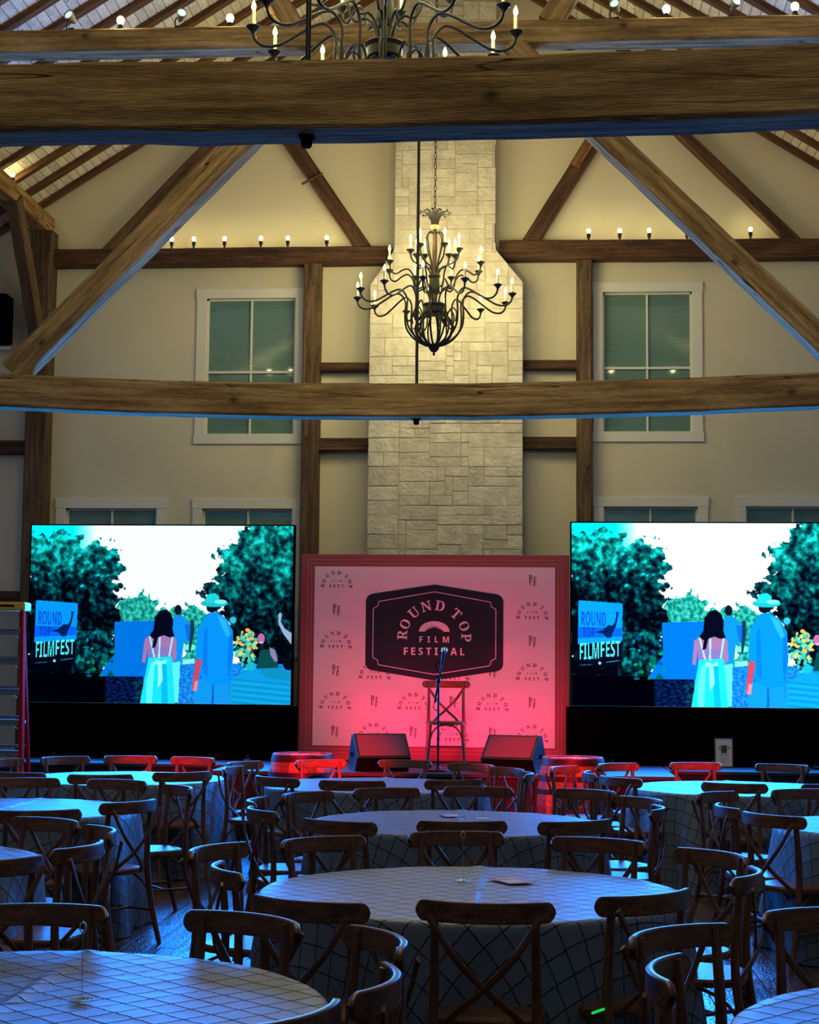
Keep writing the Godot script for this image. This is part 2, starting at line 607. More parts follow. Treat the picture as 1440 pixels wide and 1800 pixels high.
func spt(x: float, y: float) -> Vector2:
	return Vector2((x - 52.5) / 459.5 * SW, (y - 924.5) / 311.5 * SH)

func paint(pts: Array, c: Color) -> void:
	var q := PackedVector2Array()
	for i in range(0, pts.size(), 2):
		q.append(spt(pts[i], pts[i + 1]))
	paint_px(q, c)

func paint_px(q: PackedVector2Array, c: Color) -> void:
	var y0 := SH
	var y1 := 0
	for p in q:
		y0 = mini(y0, int(p.y))
		y1 = maxi(y1, int(p.y) + 1)
	for y in range(maxi(y0, 0), mini(y1, SH)):
		var xs := []
		for i in q.size():
			var a := q[i]
			var b := q[(i + 1) % q.size()]
			var yy := y + 0.5
			if (a.y <= yy) != (b.y <= yy):
				xs.append(a.x + (yy - a.y) / (b.y - a.y) * (b.x - a.x))
		xs.sort()
		for i in range(0, xs.size() - 1, 2):
			var xa := clampi(int(round(xs[i])), 0, SW)
			var xb := clampi(int(round(xs[i + 1])), 0, SW)
			if xb > xa:
				film.fill_rect(Rect2i(xa, y, xb - xa, 1), c)

func blob(x: float, y: float, rx: float, ry: float, c: Color, n := 14) -> void:
	var a := []
	for i in n:
		a.append(x + cos(TAU * i / n) * rx)
		a.append(y + sin(TAU * i / n) * ry)
	paint(a, c)

func film_text(text: String, x0: float, y0: float, x1: float, y1: float, slant: float, c: Color) -> void:
	var t := letters(text, "Droid Sans")
	var w := width_of(t)
	for i in range(0, t.size(), 3):
		var q := PackedVector2Array()
		for k in 3:
			var p := t[i + k]
			q.append(spt(x0 + p.x / w * (x1 - x0), y1 - p.y * (y1 - y0) - slant * p.x / w))
		paint_px(q, c)

func make_film() -> StandardMaterial3D:
	film = Image.create(SW, SH, false, Image.FORMAT_RGB8)
	var leaf := noise(71, 0.045, 2)
	var clump := noise(73, 0.014, 2)
	var edge := noise(79, 0.03, 4)
	var left := PackedVector2Array([Vector2(40, 932), Vector2(75, 945), Vector2(110, 938), Vector2(150, 958), Vector2(190, 952), Vector2(202, 975), Vector2(222, 995), Vector2(205, 1015), Vector2(207, 1050), Vector2(215, 1078), Vector2(212, 1110), Vector2(212, 1150), Vector2(190, 1188), Vector2(150, 1200), Vector2(120, 1245), Vector2(40, 1245)])
	var right := PackedVector2Array([Vector2(428, 915), Vector2(416, 950), Vector2(385, 975), Vector2(374, 992), Vector2(388, 1005), Vector2(370, 1022), Vector2(350, 1036), Vector2(365, 1060), Vector2(392, 1080), Vector2(412, 1130), Vector2(440, 1180), Vector2(530, 1200), Vector2(530, 915)])
	var far := PackedVector2Array([Vector2(200, 1115), Vector2(208, 1062), Vector2(228, 1052), Vector2(250, 1040), Vector2(266, 1046), Vector2(284, 1068), Vector2(305, 1076), Vector2(332, 1066), Vector2(362, 1074), Vector2(380, 1110), Vector2(400, 1180), Vector2(330, 1180), Vector2(320, 1115)])
	for py in SH:
		for px in SW:
			var x := 52.5 + 459.5 * px / SW
			var y := 924.5 + 311.5 * py / SH
			var q := Vector2(x + edge.get_noise_2d(px, py) * 26.0, y + edge.get_noise_2d(px + 900, py) * 20.0)
			var c := Color(0.93, 0.97, 0.96)
			if x < 165 and y < 985:
				c = c.lerp(Color(0.0, 0.92, 1.0), clampf((165.0 - x) / 40.0, 0.0, 1.0))
			var inl := Geometry2D.is_point_in_polygon(q, left)
			var inr := not inl and Geometry2D.is_point_in_polygon(q, right)
			if inl or inr:
				var l := leaf.get_noise_2d(px, py)
				var k := clump.get_noise_2d(px * 1.3, py)
				var b := 0.50 + l * 0.55 + k * 0.5
				if inl:
					b += clampf((1000.0 - y) / 130.0, -0.45, 0.3) + (0.25 if y > 1110 and x > 130 else 0.0) - (0.5 if y > 1190 else 0.0) - (0.25 if x < 130 and y > 1090 else 0.0)
				else:
					b += clampf((1010.0 - y) / 220.0, -0.4, 0.2)
				if b < 0.35:
					c = Color(0.0, 0.015, 0.05).lerp(Color(0.0, 0.17, 0.23), clampf(b / 0.35, 0, 1))
				elif b < 0.75:
					c = Color(0.0, 0.17, 0.23).lerp(Color(0.02, 0.50, 0.47), (b - 0.35) / 0.4)
				else:
					c = Color(0.02, 0.50, 0.47).lerp(Color(0.10, 0.86, 0.84), clampf((b - 0.75) / 0.4, 0, 1))
				if inl and y < 1035 and l > 0.5 and k > -0.1:
					c = Color(0.05, 0.80, 0.95)
			elif Geometry2D.is_point_in_polygon(q, far):
				c = Color(0.02, 0.42, 0.42).lerp(Color(0.25, 0.85, 0.75), clampf(0.5 + leaf.get_noise_2d(px * 1.6, py * 1.6) * 0.8, 0, 1))
			if y > 1186.0:
				if x < 256.0 and not inl:
					c = Color(0.0, 0.02, 0.12).lerp(Color(0.02, 0.16, 0.42), clampf(0.4 + leaf.get_noise_2d(px * 1.5, py * 3.0), 0, 1))
			if y > 1165.0 and x >= 256.0:
				c = Color(0.05, 0.40, 0.82).lerp(Color(0.12, 0.60, 0.95), clampf(0.5 + leaf.get_noise_2d(px * 2.0, py * 2.0), 0, 1))
			if y > 1185.0 and x < 190.0:
				c = Color(0.0, 0.0, 0.03)
			film.set_pixel(px, py, c)
	# grey-blue wall behind the walkers
	paint([203, 1094, 275, 1092, 262, 1190, 178, 1190, 205, 1150], Color(0.0, 0.44, 0.86))
	for i in 26:
		blob(150 + rng.randf() * 58, 1115 + rng.randf() * 75, rng.randf_range(2, 6), rng.randf_range(2, 5), Color(0.0, 0.22 + rng.randf() * 0.4, 0.26 + rng.randf() * 0.3), 7)
	for i in 8:
		blob(236 + rng.randf() * 22, 1192 + rng.randf() * 40, rng.randf_range(3, 6), 2.5, Color(0.02, 0.25, 0.3), 7)
	# poster on the left
	paint([64, 1057, 138, 1062, 136, 1166, 62, 1170], Color(0.0, 0.02, 0.10))
	paint([64, 1057, 138, 1062, 137, 1126, 63, 1132], Color(0.02, 0.58, 1.0))
	paint([63, 1102, 137, 1104, 137, 1118, 63, 1122], Color(0.02, 0.38, 0.95))
	film_text("ROUND", 69, 1076, 110, 1100, -1.0, Color(0.03, 0.30, 0.80))
	film_text("TOP", 71, 1103, 92, 1119, -1.0, Color(0.03, 0.22, 0.75))
	paint([92, 1111, 104, 1108, 114, 1099, 121, 1100, 125, 1094, 128, 1080, 131, 1079, 127, 1100, 121, 1112, 119, 1120, 111, 1121, 106, 1114], Color(0.0, 0.12, 0.34))
	blob(129, 1079, 3, 3, Color(0.0, 0.2, 0.6), 8)
	film_text("FILM", 66, 1130, 98, 1158, 2.0, Color(0.30, 0.92, 0.95))
	film_text("FEST", 101, 1127, 134, 1154, 2.0, Color(0.30, 0.92, 0.95))
	blob(99.5, 1163.5, 2.6, 2.6, Color(0.5, 0.9, 0.95), 8)
	paint([66, 1167, 88, 1165.3, 88, 1166.3, 66, 1168], Color(0.2, 0.5, 0.6))
	paint([110, 1161.6, 132, 1158.6, 132, 1159.6, 110, 1162.6], Color(0.3, 0.7, 0.8))
	# man behind, light trousers
	paint([305, 1155, 320, 1160, 318, 1234, 303, 1234], Color(0.35, 0.92, 0.98))
	paint([305, 1088, 312, 1082, 322, 1083, 334, 1096, 338, 1120, 334, 1128, 326, 1128, 322, 1162, 306, 1165, 300, 1120], Color(0.05, 0.55, 0.93))
	paint([326, 1098, 334, 1098, 338, 1122, 332, 1128], Color(0.03, 0.42, 0.85))
	blob(314, 1073, 6.5, 9, Color(0.05, 0.09, 0.16))
	paint([326, 1134, 345, 1134, 345, 1143, 326, 1143], Color(0.45, 0.9, 0.8))
	paint([324, 1160, 344, 1158, 344, 1166, 324, 1168], Color(0.5, 0.92, 0.95))
	paint([336, 1090, 342, 1090, 343, 1112, 337, 1146, 334, 1146, 336, 1112], Color(0.06, 0.22, 0.35))
	# woman in a pale dress
	paint([257, 1124, 268, 1116, 304, 1116, 312, 1124, 313, 1158, 308, 1162, 304, 1140, 262, 1142, 259, 1166, 253, 1164], Color(0.62, 0.45, 0.66))
	paint([262, 1138, 305, 1138, 308, 1165, 264, 1166], Color(0.52, 0.45, 0.74))
	paint([264, 1157, 305, 1154, 309, 1200, 312, 1236, 251, 1236, 258, 1195], Color(0.10, 0.86, 0.94))
	paint([262, 1196, 270, 1164, 276, 1164, 272, 1236, 262, 1236], Color(0.35, 0.96, 1.0))
	paint([287, 1165, 296, 1164, 300, 1236, 289, 1236], Color(0.03, 0.72, 0.90))
	paint([276, 1160, 288, 1163, 296, 1159, 296, 1167, 288, 1167, 290, 1196, 282, 1210, 281, 1168, 275, 1168], Color(0.55, 0.98, 1.0))
	for sx in [[264, 1119, 273, 1156], [282, 1120, 281, 1158], [304, 1120, 299, 1154]]:
		paint([sx[0], sx[1], sx[0] + 3, sx[1], sx[2] + 3, sx[3], sx[2], sx[3]], Color(0.62, 0.9, 0.98))
	paint([274, 1086, 282, 1075, 292, 1072, 302, 1079, 306, 1092, 305, 1108, 309, 1119, 300, 1121, 290, 1117, 280, 1121, 276, 1138, 270, 1140, 273, 1124, 265, 1118, 272, 1108], Color(0.02, 0.03, 0.11))
	# man in a hat
	paint([345, 1192, 405, 1196, 404, 1236, 382, 1236, 378, 1208, 374, 1236, 344, 1236], Color(0.06, 0.58, 0.92))
	paint([376, 1200, 379, 1200, 379, 1236, 376, 1236], Color(0.02, 0.36, 0.72))
	paint([347, 1158, 358, 1160, 352, 1190, 351, 1212, 345, 1216, 341, 1208, 344, 1186], Color(0.80, 0.26, 0.36))
	paint([346, 1196, 352, 1196, 350, 1214, 343, 1214], Color(0.80, 0.55, 0.66))
	paint([367, 1078, 382, 1076, 398, 1087, 410, 1108, 412, 1150, 408, 1200, 394, 1200, 382, 1205, 366, 1198, 354, 1186, 358, 1160, 346, 1157, 349, 1105, 356, 1092], Color(0.02, 0.56, 0.97))
	paint([360, 1110, 366, 1100, 368, 1190, 358, 1178], Color(0.02, 0.48, 0.90))
	paint([382, 1080, 398, 1090, 406, 1115, 400, 1120, 390, 1100], Color(0.15, 0.68, 1.0))
	paint([404, 1120, 411, 1112, 411, 1150, 405, 1196, 402, 1170], Color(0.02, 0.46, 0.88))
	blob(373, 1069, 9.5, 8, Color(0.04, 0.07, 0.13))
	blob(377, 1061, 24, 6.5, Color(0.10, 0.72, 0.78), 20)
	paint([361, 1060, 363, 1047, 370, 1044, 378, 1043, 385, 1048, 386, 1060], Color(0.12, 0.80, 0.85))
	blob(388, 1058, 11, 4, Color(0.45, 0.92, 0.95))
	blob(410, 1090, 6, 6, Color(0.20, 0.72, 0.85))
	# flowers, seated woman, raised arm, table
	paint([412, 1190, 440, 1176, 512, 1178, 512, 1236, 404, 1236, 408, 1196], Color(0.04, 0.60, 0.86))
	for i in 9:
		var yy := 1192.0 + i * 5.0
		paint([411, yy, 512, yy + 9, 512, yy + 10.2, 411, yy + 1.2], Color(0.10, 0.72, 0.80) if i % 2 else Color(0.03, 0.46, 0.78))
	paint([452, 1172, 480, 1168, 512, 1180, 512, 1195, 470, 1190], Color(0.04, 0.55, 0.75))
	paint([474, 1140, 482, 1136, 488, 1148, 490, 1172, 452, 1174, 458, 1142], Color(0.03, 0.28, 0.30))
	paint([474, 1136, 484, 1142, 489, 1160, 484, 1162, 476, 1150], Color(0.55, 0.48, 0.66))
	blob(458, 1120, 8.5, 11, Color(0.06, 0.05, 0.12))
	blob(459.5, 1122, 6.5, 9.5, Color(0.72, 0.42, 0.62))
	blob(460, 1128, 3.4, 1.3, Color(0.9, 0.75, 0.85), 8)
	for i in 110:
		var a := rng.randf() * TAU
		var rr := sqrt(rng.randf())
		var px := 431 + cos(a) * rr * 19 + (rr * 3)
		var py := 1140 + sin(a) * rr * 34
		var pick := rng.randf()
		var cc := Color(0.20, 0.78, 0.72) if pick < 0.45 else (Color(0.75, 0.82, 0.45) if pick < 0.7 else (Color(0.90, 0.70, 0.35) if pick < 0.87 else Color(0.02, 0.35, 0.42)))
		blob(px, py, rng.randf_range(2, 4.5), rng.randf_range(2, 4.5), cc, 7)
	blob(443, 1170, 8, 8, Color(0.08, 0.70, 0.80))
	paint([488, 1080, 492, 1075, 495, 1080, 493, 1092, 500, 1104, 512, 1112, 512, 1132, 498, 1114, 489, 1096], Color(0.58, 0.66, 0.80))
	blob(508, 1166, 10, 10, Color(0.03, 0.03, 0.07))
	film.resize(480, 326, Image.INTERPOLATE_LANCZOS)
	var m := plain("LED picture", Color.BLACK, 0.6, 0.0, 0.1)
	m.emission_enabled = true
	m.emission = Color.WHITE
	m.emission_operator = BaseMaterial3D.EMISSION_OP_MULTIPLY
	m.emission_texture = ImageTexture.create_from_image(film)
	m.emission_energy_multiplier = 1.15
	return m

# ---------------------------------------------------------------- scene
const WARM := Color(1.0, 0.955, 0.68)
const CANDLE_E := 0.21
const UPLIGHT_E := 0.05
const GLOBE_E := 0.3
const LED_E := 74.0
const LED_COLOR := Color(0.06, 0.50, 1.0)
const RED_E := 430.0
const CAN_E := 1.75

func _ready() -> void:
	rng.seed = 20240
	var cam := Camera3D.new()
	cam.name = "camera"
	cam.transform = Transform3D(Basis(Vector3(0.99718, 0.00951484, -0.07444092), Vector3(-0.00229352, 0.99533059, 0.09649749), Vector3(0.07501148, -0.09605464, 0.99254561)), Vector3(0, 1.72, 0))
	cam.fov = 34.708
	cam.near = 0.05
	cam.far = 120.0
	add_child(cam)
	cam.current = true
	var we := WorldEnvironment.new()
	we.name = "world"
	var env := Environment.new()
	env.background_mode = Environment.BG_COLOR
	env.background_color = Color(0, 0, 0)
	env.tonemap_mode = Environment.TONE_MAPPER_LINEAR
	env.tonemap_exposure = 1.0
	env.sdfgi_enabled = true
	env.ssao_enabled = true
	env.ssil_enabled = true
	we.environment = env
	add_child(we)
	led_light("screen_light", Vector3(-4.14, 2.31, -17.90), Vector2(2.9, 1.9))
	led_light("screen_light", Vector3(1.91, 2.34, -17.90), Vector2(2.9, 1.9))

	materials()
	shell()
	roof()
	chimney()
	windows()
	timbers()
	fixtures()
	stage()
	led_walls()
	backdrop()
	stage_things()
	tables_and_chairs()
	table_things()
	chandeliers()
	left_corner()

func led_light(called: String, at: Vector3, size: Vector2) -> void:
	var l := AreaLight3D.new()
	l.name = called
	l.area_size = size
	l.light_color = LED_COLOR
	l.light_energy = LED_E
	l.area_range = 40.0
	l.area_attenuation = 2.0
	l.shadow_enabled = true
	l.position = at
	l.rotation.y = PI
	add_child(l, true)

func roof_y(x: float) -> float:         # underside of the rafters
	return 7.49 + 0.63 * (5.165 - absf(x - CX))

const OPENINGS := [[-4.098, -2.955, 4.603, 6.350], [0.848, 1.955, 4.626, 6.393], [-5.826, -4.657, 1.95, 3.70], [-4.098, -2.951, 1.95, 3.70], [0.853, 2.007, 1.95, 3.735], [2.566, 3.72, 1.95, 3.74]]

func shell() -> void:
	# gable wall with real openings
	var b := MB.new()
	var xs := [-9.25, CX, 7.14]
	for o in OPENINGS:
		xs.append(o[0])
		xs.append(o[1])
	xs.sort()
	for i in xs.size() - 1:
		var x0: float = xs[i]
		var x1: float = xs[i + 1]
		if x1 - x0 < 0.001:
			continue
		var mid := (x0 + x1) * 0.5
		var cuts := []
		for o in OPENINGS:
			if mid > o[0] and mid < o[1]:
				cuts.append([o[2], o[3]])
		cuts.sort_custom(func(p, q): return p[0] < q[0])
		var y := 0.0
		for c in cuts:
			b.prism(PackedVector2Array([Vector2(x0, y), Vector2(x1, y), Vector2(x1, c[0]), Vector2(x0, c[0])]), WALL - 0.25, WALL)
			y = c[1]
		b.prism(PackedVector2Array([Vector2(x0, y), Vector2(x1, y), Vector2(x1, roof_y(x1) + 0.2), Vector2(x0, roof_y(x0) + 0.2)]), WALL - 0.25, WALL)
	struct("wall_back", b, M.plaster)
	b = MB.new()
	b.box(Vector3(-9.35, 3.1, -7.5), Vector3(0.2, 6.2, 25.5), 0.0)
	struct("wall_left", b, M.plaster)
	b = MB.new()
	b.box(Vector3(7.24, 3.1, -7.5), Vector3(0.2, 6.2, 25.5), 0.0)
	struct("wall_right", b, M.plaster)
	b = MB.new()
	b.prism(PackedVector2Array([Vector2(-9.25, 0), Vector2(7.14, 0), Vector2(7.14, roof_y(7.14) + 0.3), Vector2(CX, roof_y(CX) + 0.3), Vector2(-9.25, roof_y(-9.25) + 0.3)]), 5.0, 5.2)
	struct("wall_front", b, M.plaster)
	b = MB.new()
	b.box(Vector3(CX, -0.14, -7.5), Vector3(16.5, 0.25, 25.5), 0.0, Transform3D.IDENTITY, 2.0)
	var fl := struct("floor", b, M.floor)
	# floorboards, laid towards the stage
	var kinds := []
	for k in 4:
		var m: StandardMaterial3D = M.floor.duplicate()
		m.resource_name = "floorboard tone"
		m.albedo_color = [Color(1, 1, 1), Color(0.88, 0.86, 0.84), Color(1, 0.95, 0.9), Color(0.8, 0.8, 0.8)][k]
		kinds.append(m)
	var shapes := []
	for k in 4:
		var q := MB.new()
		q.box(Vector3(0, -0.008, 0), Vector3(0.162, 0.016, 2.496), 0.002, Transform3D.IDENTITY, 2.0, Vector2(rng.randf(), rng.randf()))
		shapes.append(q.mesh(kinds[k]))
	for i in 56:
		var off := rng.randf() * 2.2
		for j in 5:
			put("floorboard", shapes[rng.randi() % 4], fl).position = Vector3(-5.4 + i * 0.165, 0.0, -3.3 - j * 2.5 - off)

func roof() -> void:
	var t := 0.098
	var ang := atan(0.63)
	var shapes := []
	for k in 5:
		var m: StandardMaterial3D = M.board.duplicate()
		m.albedo_color = [Color(1, 1, 1), Color(0.93, 0.92, 0.9), Color(0.97, 0.95, 0.92), Color(0.9, 0.9, 0.9), Color(1, 0.98, 0.95)][k]
		var q := MB.new()
		q.box(Vector3.ZERO, Vector3(0.104, 0.02, 25.0), 0.004, Transform3D.IDENTITY, 2.5, Vector2(rng.randf(), rng.randf()))
		shapes.append(q.mesh(m))
	for s in [-1.0, 1.0]:
		var b := MB.new()
		var p := PackedVector2Array([Vector2(CX, roof_y(CX) + t), Vector2(CX + s * 8.4, roof_y(CX + 8.4) + t), Vector2(CX + s * 8.4, roof_y(CX + 8.4) + t + 0.2), Vector2(CX, roof_y(CX) + t + 0.2)])
		b.prism(p, WALL - 0.25, 5.2)
		var c := struct("ceiling", b, M.board)
		for i in 86:
			var d := (0.06 + i * 0.11) * cos(ang)
			var o := put("ceiling_board", shapes[rng.randi() % 5], c)
			o.position = Vector3(CX + s * d, 7.49 + 0.63 * (5.165 - d) + t - 0.012, -7.5)
			o.rotation.z = -s * ang

const ORD := ["first", "second", "third", "fourth", "fifth", "sixth", "seventh", "eighth", "ninth", "tenth", "eleventh", "twelfth", "thirteenth", "fourteenth", "fifteenth"]

func timber(label: String, called: String, m: Material, p0: Vector3, p1: Vector3, w: float, h: float, up := Vector3.UP, amp := 0.006, sag := 0.0, sd := 1, seg := 14) -> MeshInstance3D:
	var b := MB.new()
	b.beam(p0, p1, w, h, up, seg, amp, sag, sd)
	return solo(called, b, m, label, "timber")

func timbers() -> void:
	var B := Vector3.BACK
	# frame nearest the camera, then the one over the middle of the hall
	for f in [[-7.25, 0, "nearest the camera, across the top of the view", 0.20, 4.355], [-14.55, 1, "crossing the middle of the hall below the chandelier", 0.22, 4.165]]:
		var z: float = f[0] - 0.13
		var tie := timber("long rough-hewn brown tie beam " + f[2], "tie_beam", M.beam, Vector3(-6.12, f[4] + 0.16, z), Vector3(4.01, f[4] + 0.16, z), 0.25, 0.325 if f[1] == 0 else 0.305, Vector3.UP, 0.010, f[3] - 0.04, 5 + int(f[1]), 40)
		var w := MB.new()
		w.box(Vector3(CX, f[4] - 0.165 - 0.012 * f[1], z), Vector3(0.07, 0.012, 0.07), 0.002)
		w.lathe([Vector2(0.0, -0.05), Vector2(0.022, -0.05), Vector2(0.026, -0.04), Vector2(0.026, -0.005), Vector2(0.0, -0.005)], 6, Transform3D(Basis.IDENTITY, Vector3(CX, f[4] - 0.165 - 0.012 * f[1], z)))
		part("rod_nut", w, M.black, tie)
		for s in [-1.0, 1.0]:
			timber("square brown post under the %s end of the %s tie beam" % ["left" if s < 0 else "right", "nearer" if f[1] == 0 else "farther"], "frame_post", M.beam, Vector3(CX + s * 5.07, 0.0, z), Vector3(CX + s * 5.07, 7.16, z), 0.26, 0.26, B, 0.006, 0.0, 21 + int(s))
	for f in [[-7.38, 10.7, "nearer tie beam, left of centre"], [-14.68, 7.46, "farther tie beam, in front of the chandelier"]]:
		var r := MB.new()
		r.tube(PackedVector3Array([Vector3(CX, 3.96 + (0.23 if f[1] > 10.0 else 0.0), f[0]), Vector3(CX, f[1], f[0])]), [0.0135], 10)
		solo("king_rod", r, M.blackgloss, "straight black steel rod rising from the " + f[2], "rod")
	var z2 := -14.68
	timber("straight brown collar beam high up, with globe bulbs along its top", "collar_beam", M.beam, Vector3(-5.78, 7.56, z2), Vector3(3.67, 7.56, z2), 0.25, 0.215, Vector3.UP, 0.006, 0.0, 31, 24)
	timber("straight brown collar beam overhead above the nearest tie beam", "collar_beam", M.beam, Vector3(-5.78, 7.56, -7.38), Vector3(3.67, 7.56, -7.38), 0.25, 0.215, Vector3.UP, 0.006, 0.0, 32, 24)
	timber("long diagonal brown strut climbing from left end of the farther tie beam", "frame_strut", M.beam, Vector3(-4.80, 4.42, z2), Vector3(-1.85, 7.46, z2), 0.25, 0.235, Vector3(-1, 1, 0), 0.008, 0.0, 33, 20)
	timber("long diagonal brown strut climbing from right end of the farther tie beam", "frame_strut", M.beam, Vector3(2.96, 4.28, z2), Vector3(-0.22, 7.46, z2), 0.25, 0.215, Vector3(1, 1, 0), 0.008, 0.0, 35, 20)
	timber("short slanting strut standing on the collar beam, left of the near chandelier", "collar_strut", M.beam, Vector3(-2.22, 7.66, z2), Vector3(-2.98, 8.86, z2), 0.22, 0.2, Vector3(1, 0.5, 0), 0.005, 0.0, 37)
	timber("short slanting strut standing on the collar beam, right of the near chandelier", "collar_strut", M.beam, Vector3(0.13, 7.66, z2), Vector3(0.88, 8.86, z2), 0.22, 0.2, Vector3(-1, 0.5, 0), 0.005, 0.0, 38)
	# timbers set against the gable wall
	var zw := WALL + 0.10
	timber("dark wall beam left of the chimney, carrying five small uplights", "wall_beam", M.dark_beam, Vector3(-6.02, 6.84, zw), Vector3(-1.75, 6.842, zw), 0.20, 0.216, Vector3.UP, 0.006, 0.0, 41, 20)
	timber("dark wall beam right of the chimney, carrying five small uplights", "wall_beam", M.dark_beam, Vector3(-0.42, 6.885, zw), Vector3(3.92, 6.868, zw), 0.20, 0.245, Vector3.UP, 0.006, 0.0, 43, 20)
	timber("upright wall post between the left upper window and the chimney", "wall_post", M.post, Vector3(-2.735, 0.0, zw - 0.01), Vector3(-2.735, 6.73, zw - 0.01), 0.215, 0.20, B, 0.005, 0.0, 45, 24)
	timber("upright wall post between the chimney and the right upper window", "wall_post", M.post, Vector3(0.625, 0.0, zw - 0.01), Vector3(0.625, 6.75, zw - 0.01), 0.19, 0.20, B, 0.005, 0.0, 46, 24)
	timber("short upper rail between left wall post and chimney", "wall_rail", M.dark_beam, Vector3(-2.63, 5.445, zw - 0.02), Vector3(-1.95, 5.445, zw - 0.02), 0.16, 0.10, Vector3.UP, 0.004, 0.0, 47, 6)
	timber("short lower rail between left wall post and chimney", "wall_rail", M.dark_beam, Vector3(-2.63, 4.475, zw - 0.02), Vector3(-1.95, 4.475, zw - 0.02), 0.16, 0.155, Vector3.UP, 0.004, 0.0, 48, 6)
	timber("short upper rail between chimney and right wall post", "wall_rail", M.dark_beam, Vector3(-0.15, 5.46, zw - 0.02), Vector3(0.53, 5.46, zw - 0.02), 0.16, 0.105, Vector3.UP, 0.004, 0.0, 49, 6)
	timber("short lower rail between chimney and right wall post", "wall_rail", M.dark_beam, Vector3(-0.15, 4.49, zw - 0.02), Vector3(0.53, 4.49, zw - 0.02), 0.16, 0.15, Vector3.UP, 0.004, 0.0, 50, 6)
	timber("diagonal wall timber rising from the left wall beam towards the ridge", "wall_brace", M.post, Vector3(-5.41, 6.86, zw - 0.02), Vector3(-3.22, 9.19, zw - 0.02), 0.16, 0.145, Vector3(-1, 1, 0), 0.006, 0.0, 51)
	timber("diagonal wall timber rising from the right wall beam towards the ridge", "wall_brace", M.dark_beam, Vector3(3.22, 6.94, zw - 0.02), Vector3(1.07, 9.12, zw - 0.02), 0.16, 0.13, Vector3(1, 1, 0), 0.010, 0.0, 52)
	var vs := timber("slanting wall strut leaning left away from the chimney, with a wooden peg", "wall_strut", M.dark_beam, Vector3(-2.10, 6.93, zw - 0.01), Vector3(-3.40, 8.84, zw - 0.01), 0.18, 0.185, Vector3(1, 0.6, 0), 0.006, 0.0, 53)
	var pg := MB.new()
	pg.tube(PackedVector3Array([Vector3(-2.88, 7.74, WALL + 0.21), Vector3(-2.62, 7.88, WALL + 0.21)]), [0.016, 0.012], 6)
	part("peg", pg, M.rafter, vs)
	var vr := timber("slanting wall strut leaning right away from the chimney, with a pale splice", "wall_strut", M.dark_beam, Vector3(-0.05, 6.98, zw - 0.01), Vector3(1.10, 8.84, zw - 0.01), 0.18, 0.185, Vector3(-1, 0.6, 0), 0.006, 0.0, 54)
	var sp := MB.new()
	sp.beam(Vector3(0.50, 7.93, WALL + 0.2), Vector3(0.74, 8.32, WALL + 0.2), 0.03, 0.12, Vector3(-1, 0.6, 0), 4, 0.003)
	part("splice_board", sp, M.stave, vr)
	# left arcade
	timber("dark corner post of the nave, left of the left windows", "corner_post", M.post, Vector3(-6.15, 0.0, -19.85), Vector3(-6.15, 7.17, -19.85), 0.27, 0.28, B, 0.008, 0.0, 61, 24)
	timber("dark corner post of the nave, right of the right windows", "corner_post", M.post, Vector3(4.04, 0.0, -19.85), Vector3(4.04, 7.17, -19.85), 0.27, 0.28, B, 0.008, 0.0, 60, 24)
	timber("heavy wall plate running towards the camera on top of the left corner post", "wall_plate", M.beam, Vector3(-6.20, 7.28, -19.97), Vector3(-6.20, 7.28, 4.9), 0.27, 0.22, Vector3.UP, 0.008, 0.0, 62, 40)
	timber("heavy wall plate running towards the camera along the right side", "wall_plate", M.beam, Vector3(4.09, 7.28, -19.97), Vector3(4.09, 7.28, 4.9), 0.27, 0.22, Vector3.UP, 0.008, 0.0, 63, 40)
	timber("dark leaning knee brace between left corner post and wall plate", "knee_brace", M.post, Vector3(-6.14, 5.70, -19.72), Vector3(-6.12, 7.22, -18.50), 0.15, 0.19, Vector3(0, 1, 1), 0.006, 0.0, 64)
	timber("dark horizontal rail on the aisle wall left of the corner post", "wall_rail", M.dark_beam, Vector3(-9.2, 4.445, zw - 0.02), Vector3(-6.28, 4.445, zw - 0.02), 0.16, 0.165, Vector3.UP, 0.004, 0.0, 65)
	timber("dark lower rail on the aisle wall above the stepladder", "wall_rail", M.dark_beam, Vector3(-9.2, 2.59, zw - 0.02), Vector3(-6.28, 2.59, zw - 0.02), 0.16, 0.115, Vector3.UP, 0.004, 0.0, 66)
	# rafters of both slopes, as far as the view reaches
	for s in [-1.0, 1.0]:
		for i in 15:
			var z := -19.87 + i * 0.535
			var d1 := 8.1
			var o := Vector3(0, 0.09, 0)
			timber("sloping brown rafter under the white boards, %s slope, %s from the gable wall" % ["left" if s < 0 else "right", ORD[i]], "rafter", M.rafter,
				Vector3(CX, roof_y(CX) + 0.045, z), Vector3(CX + s * d1, roof_y(CX + d1) + 0.045, z), 0.105, 0.080, Vector3.UP, 0.005, 0.0, 100 + i * 3 + int(s), 18)

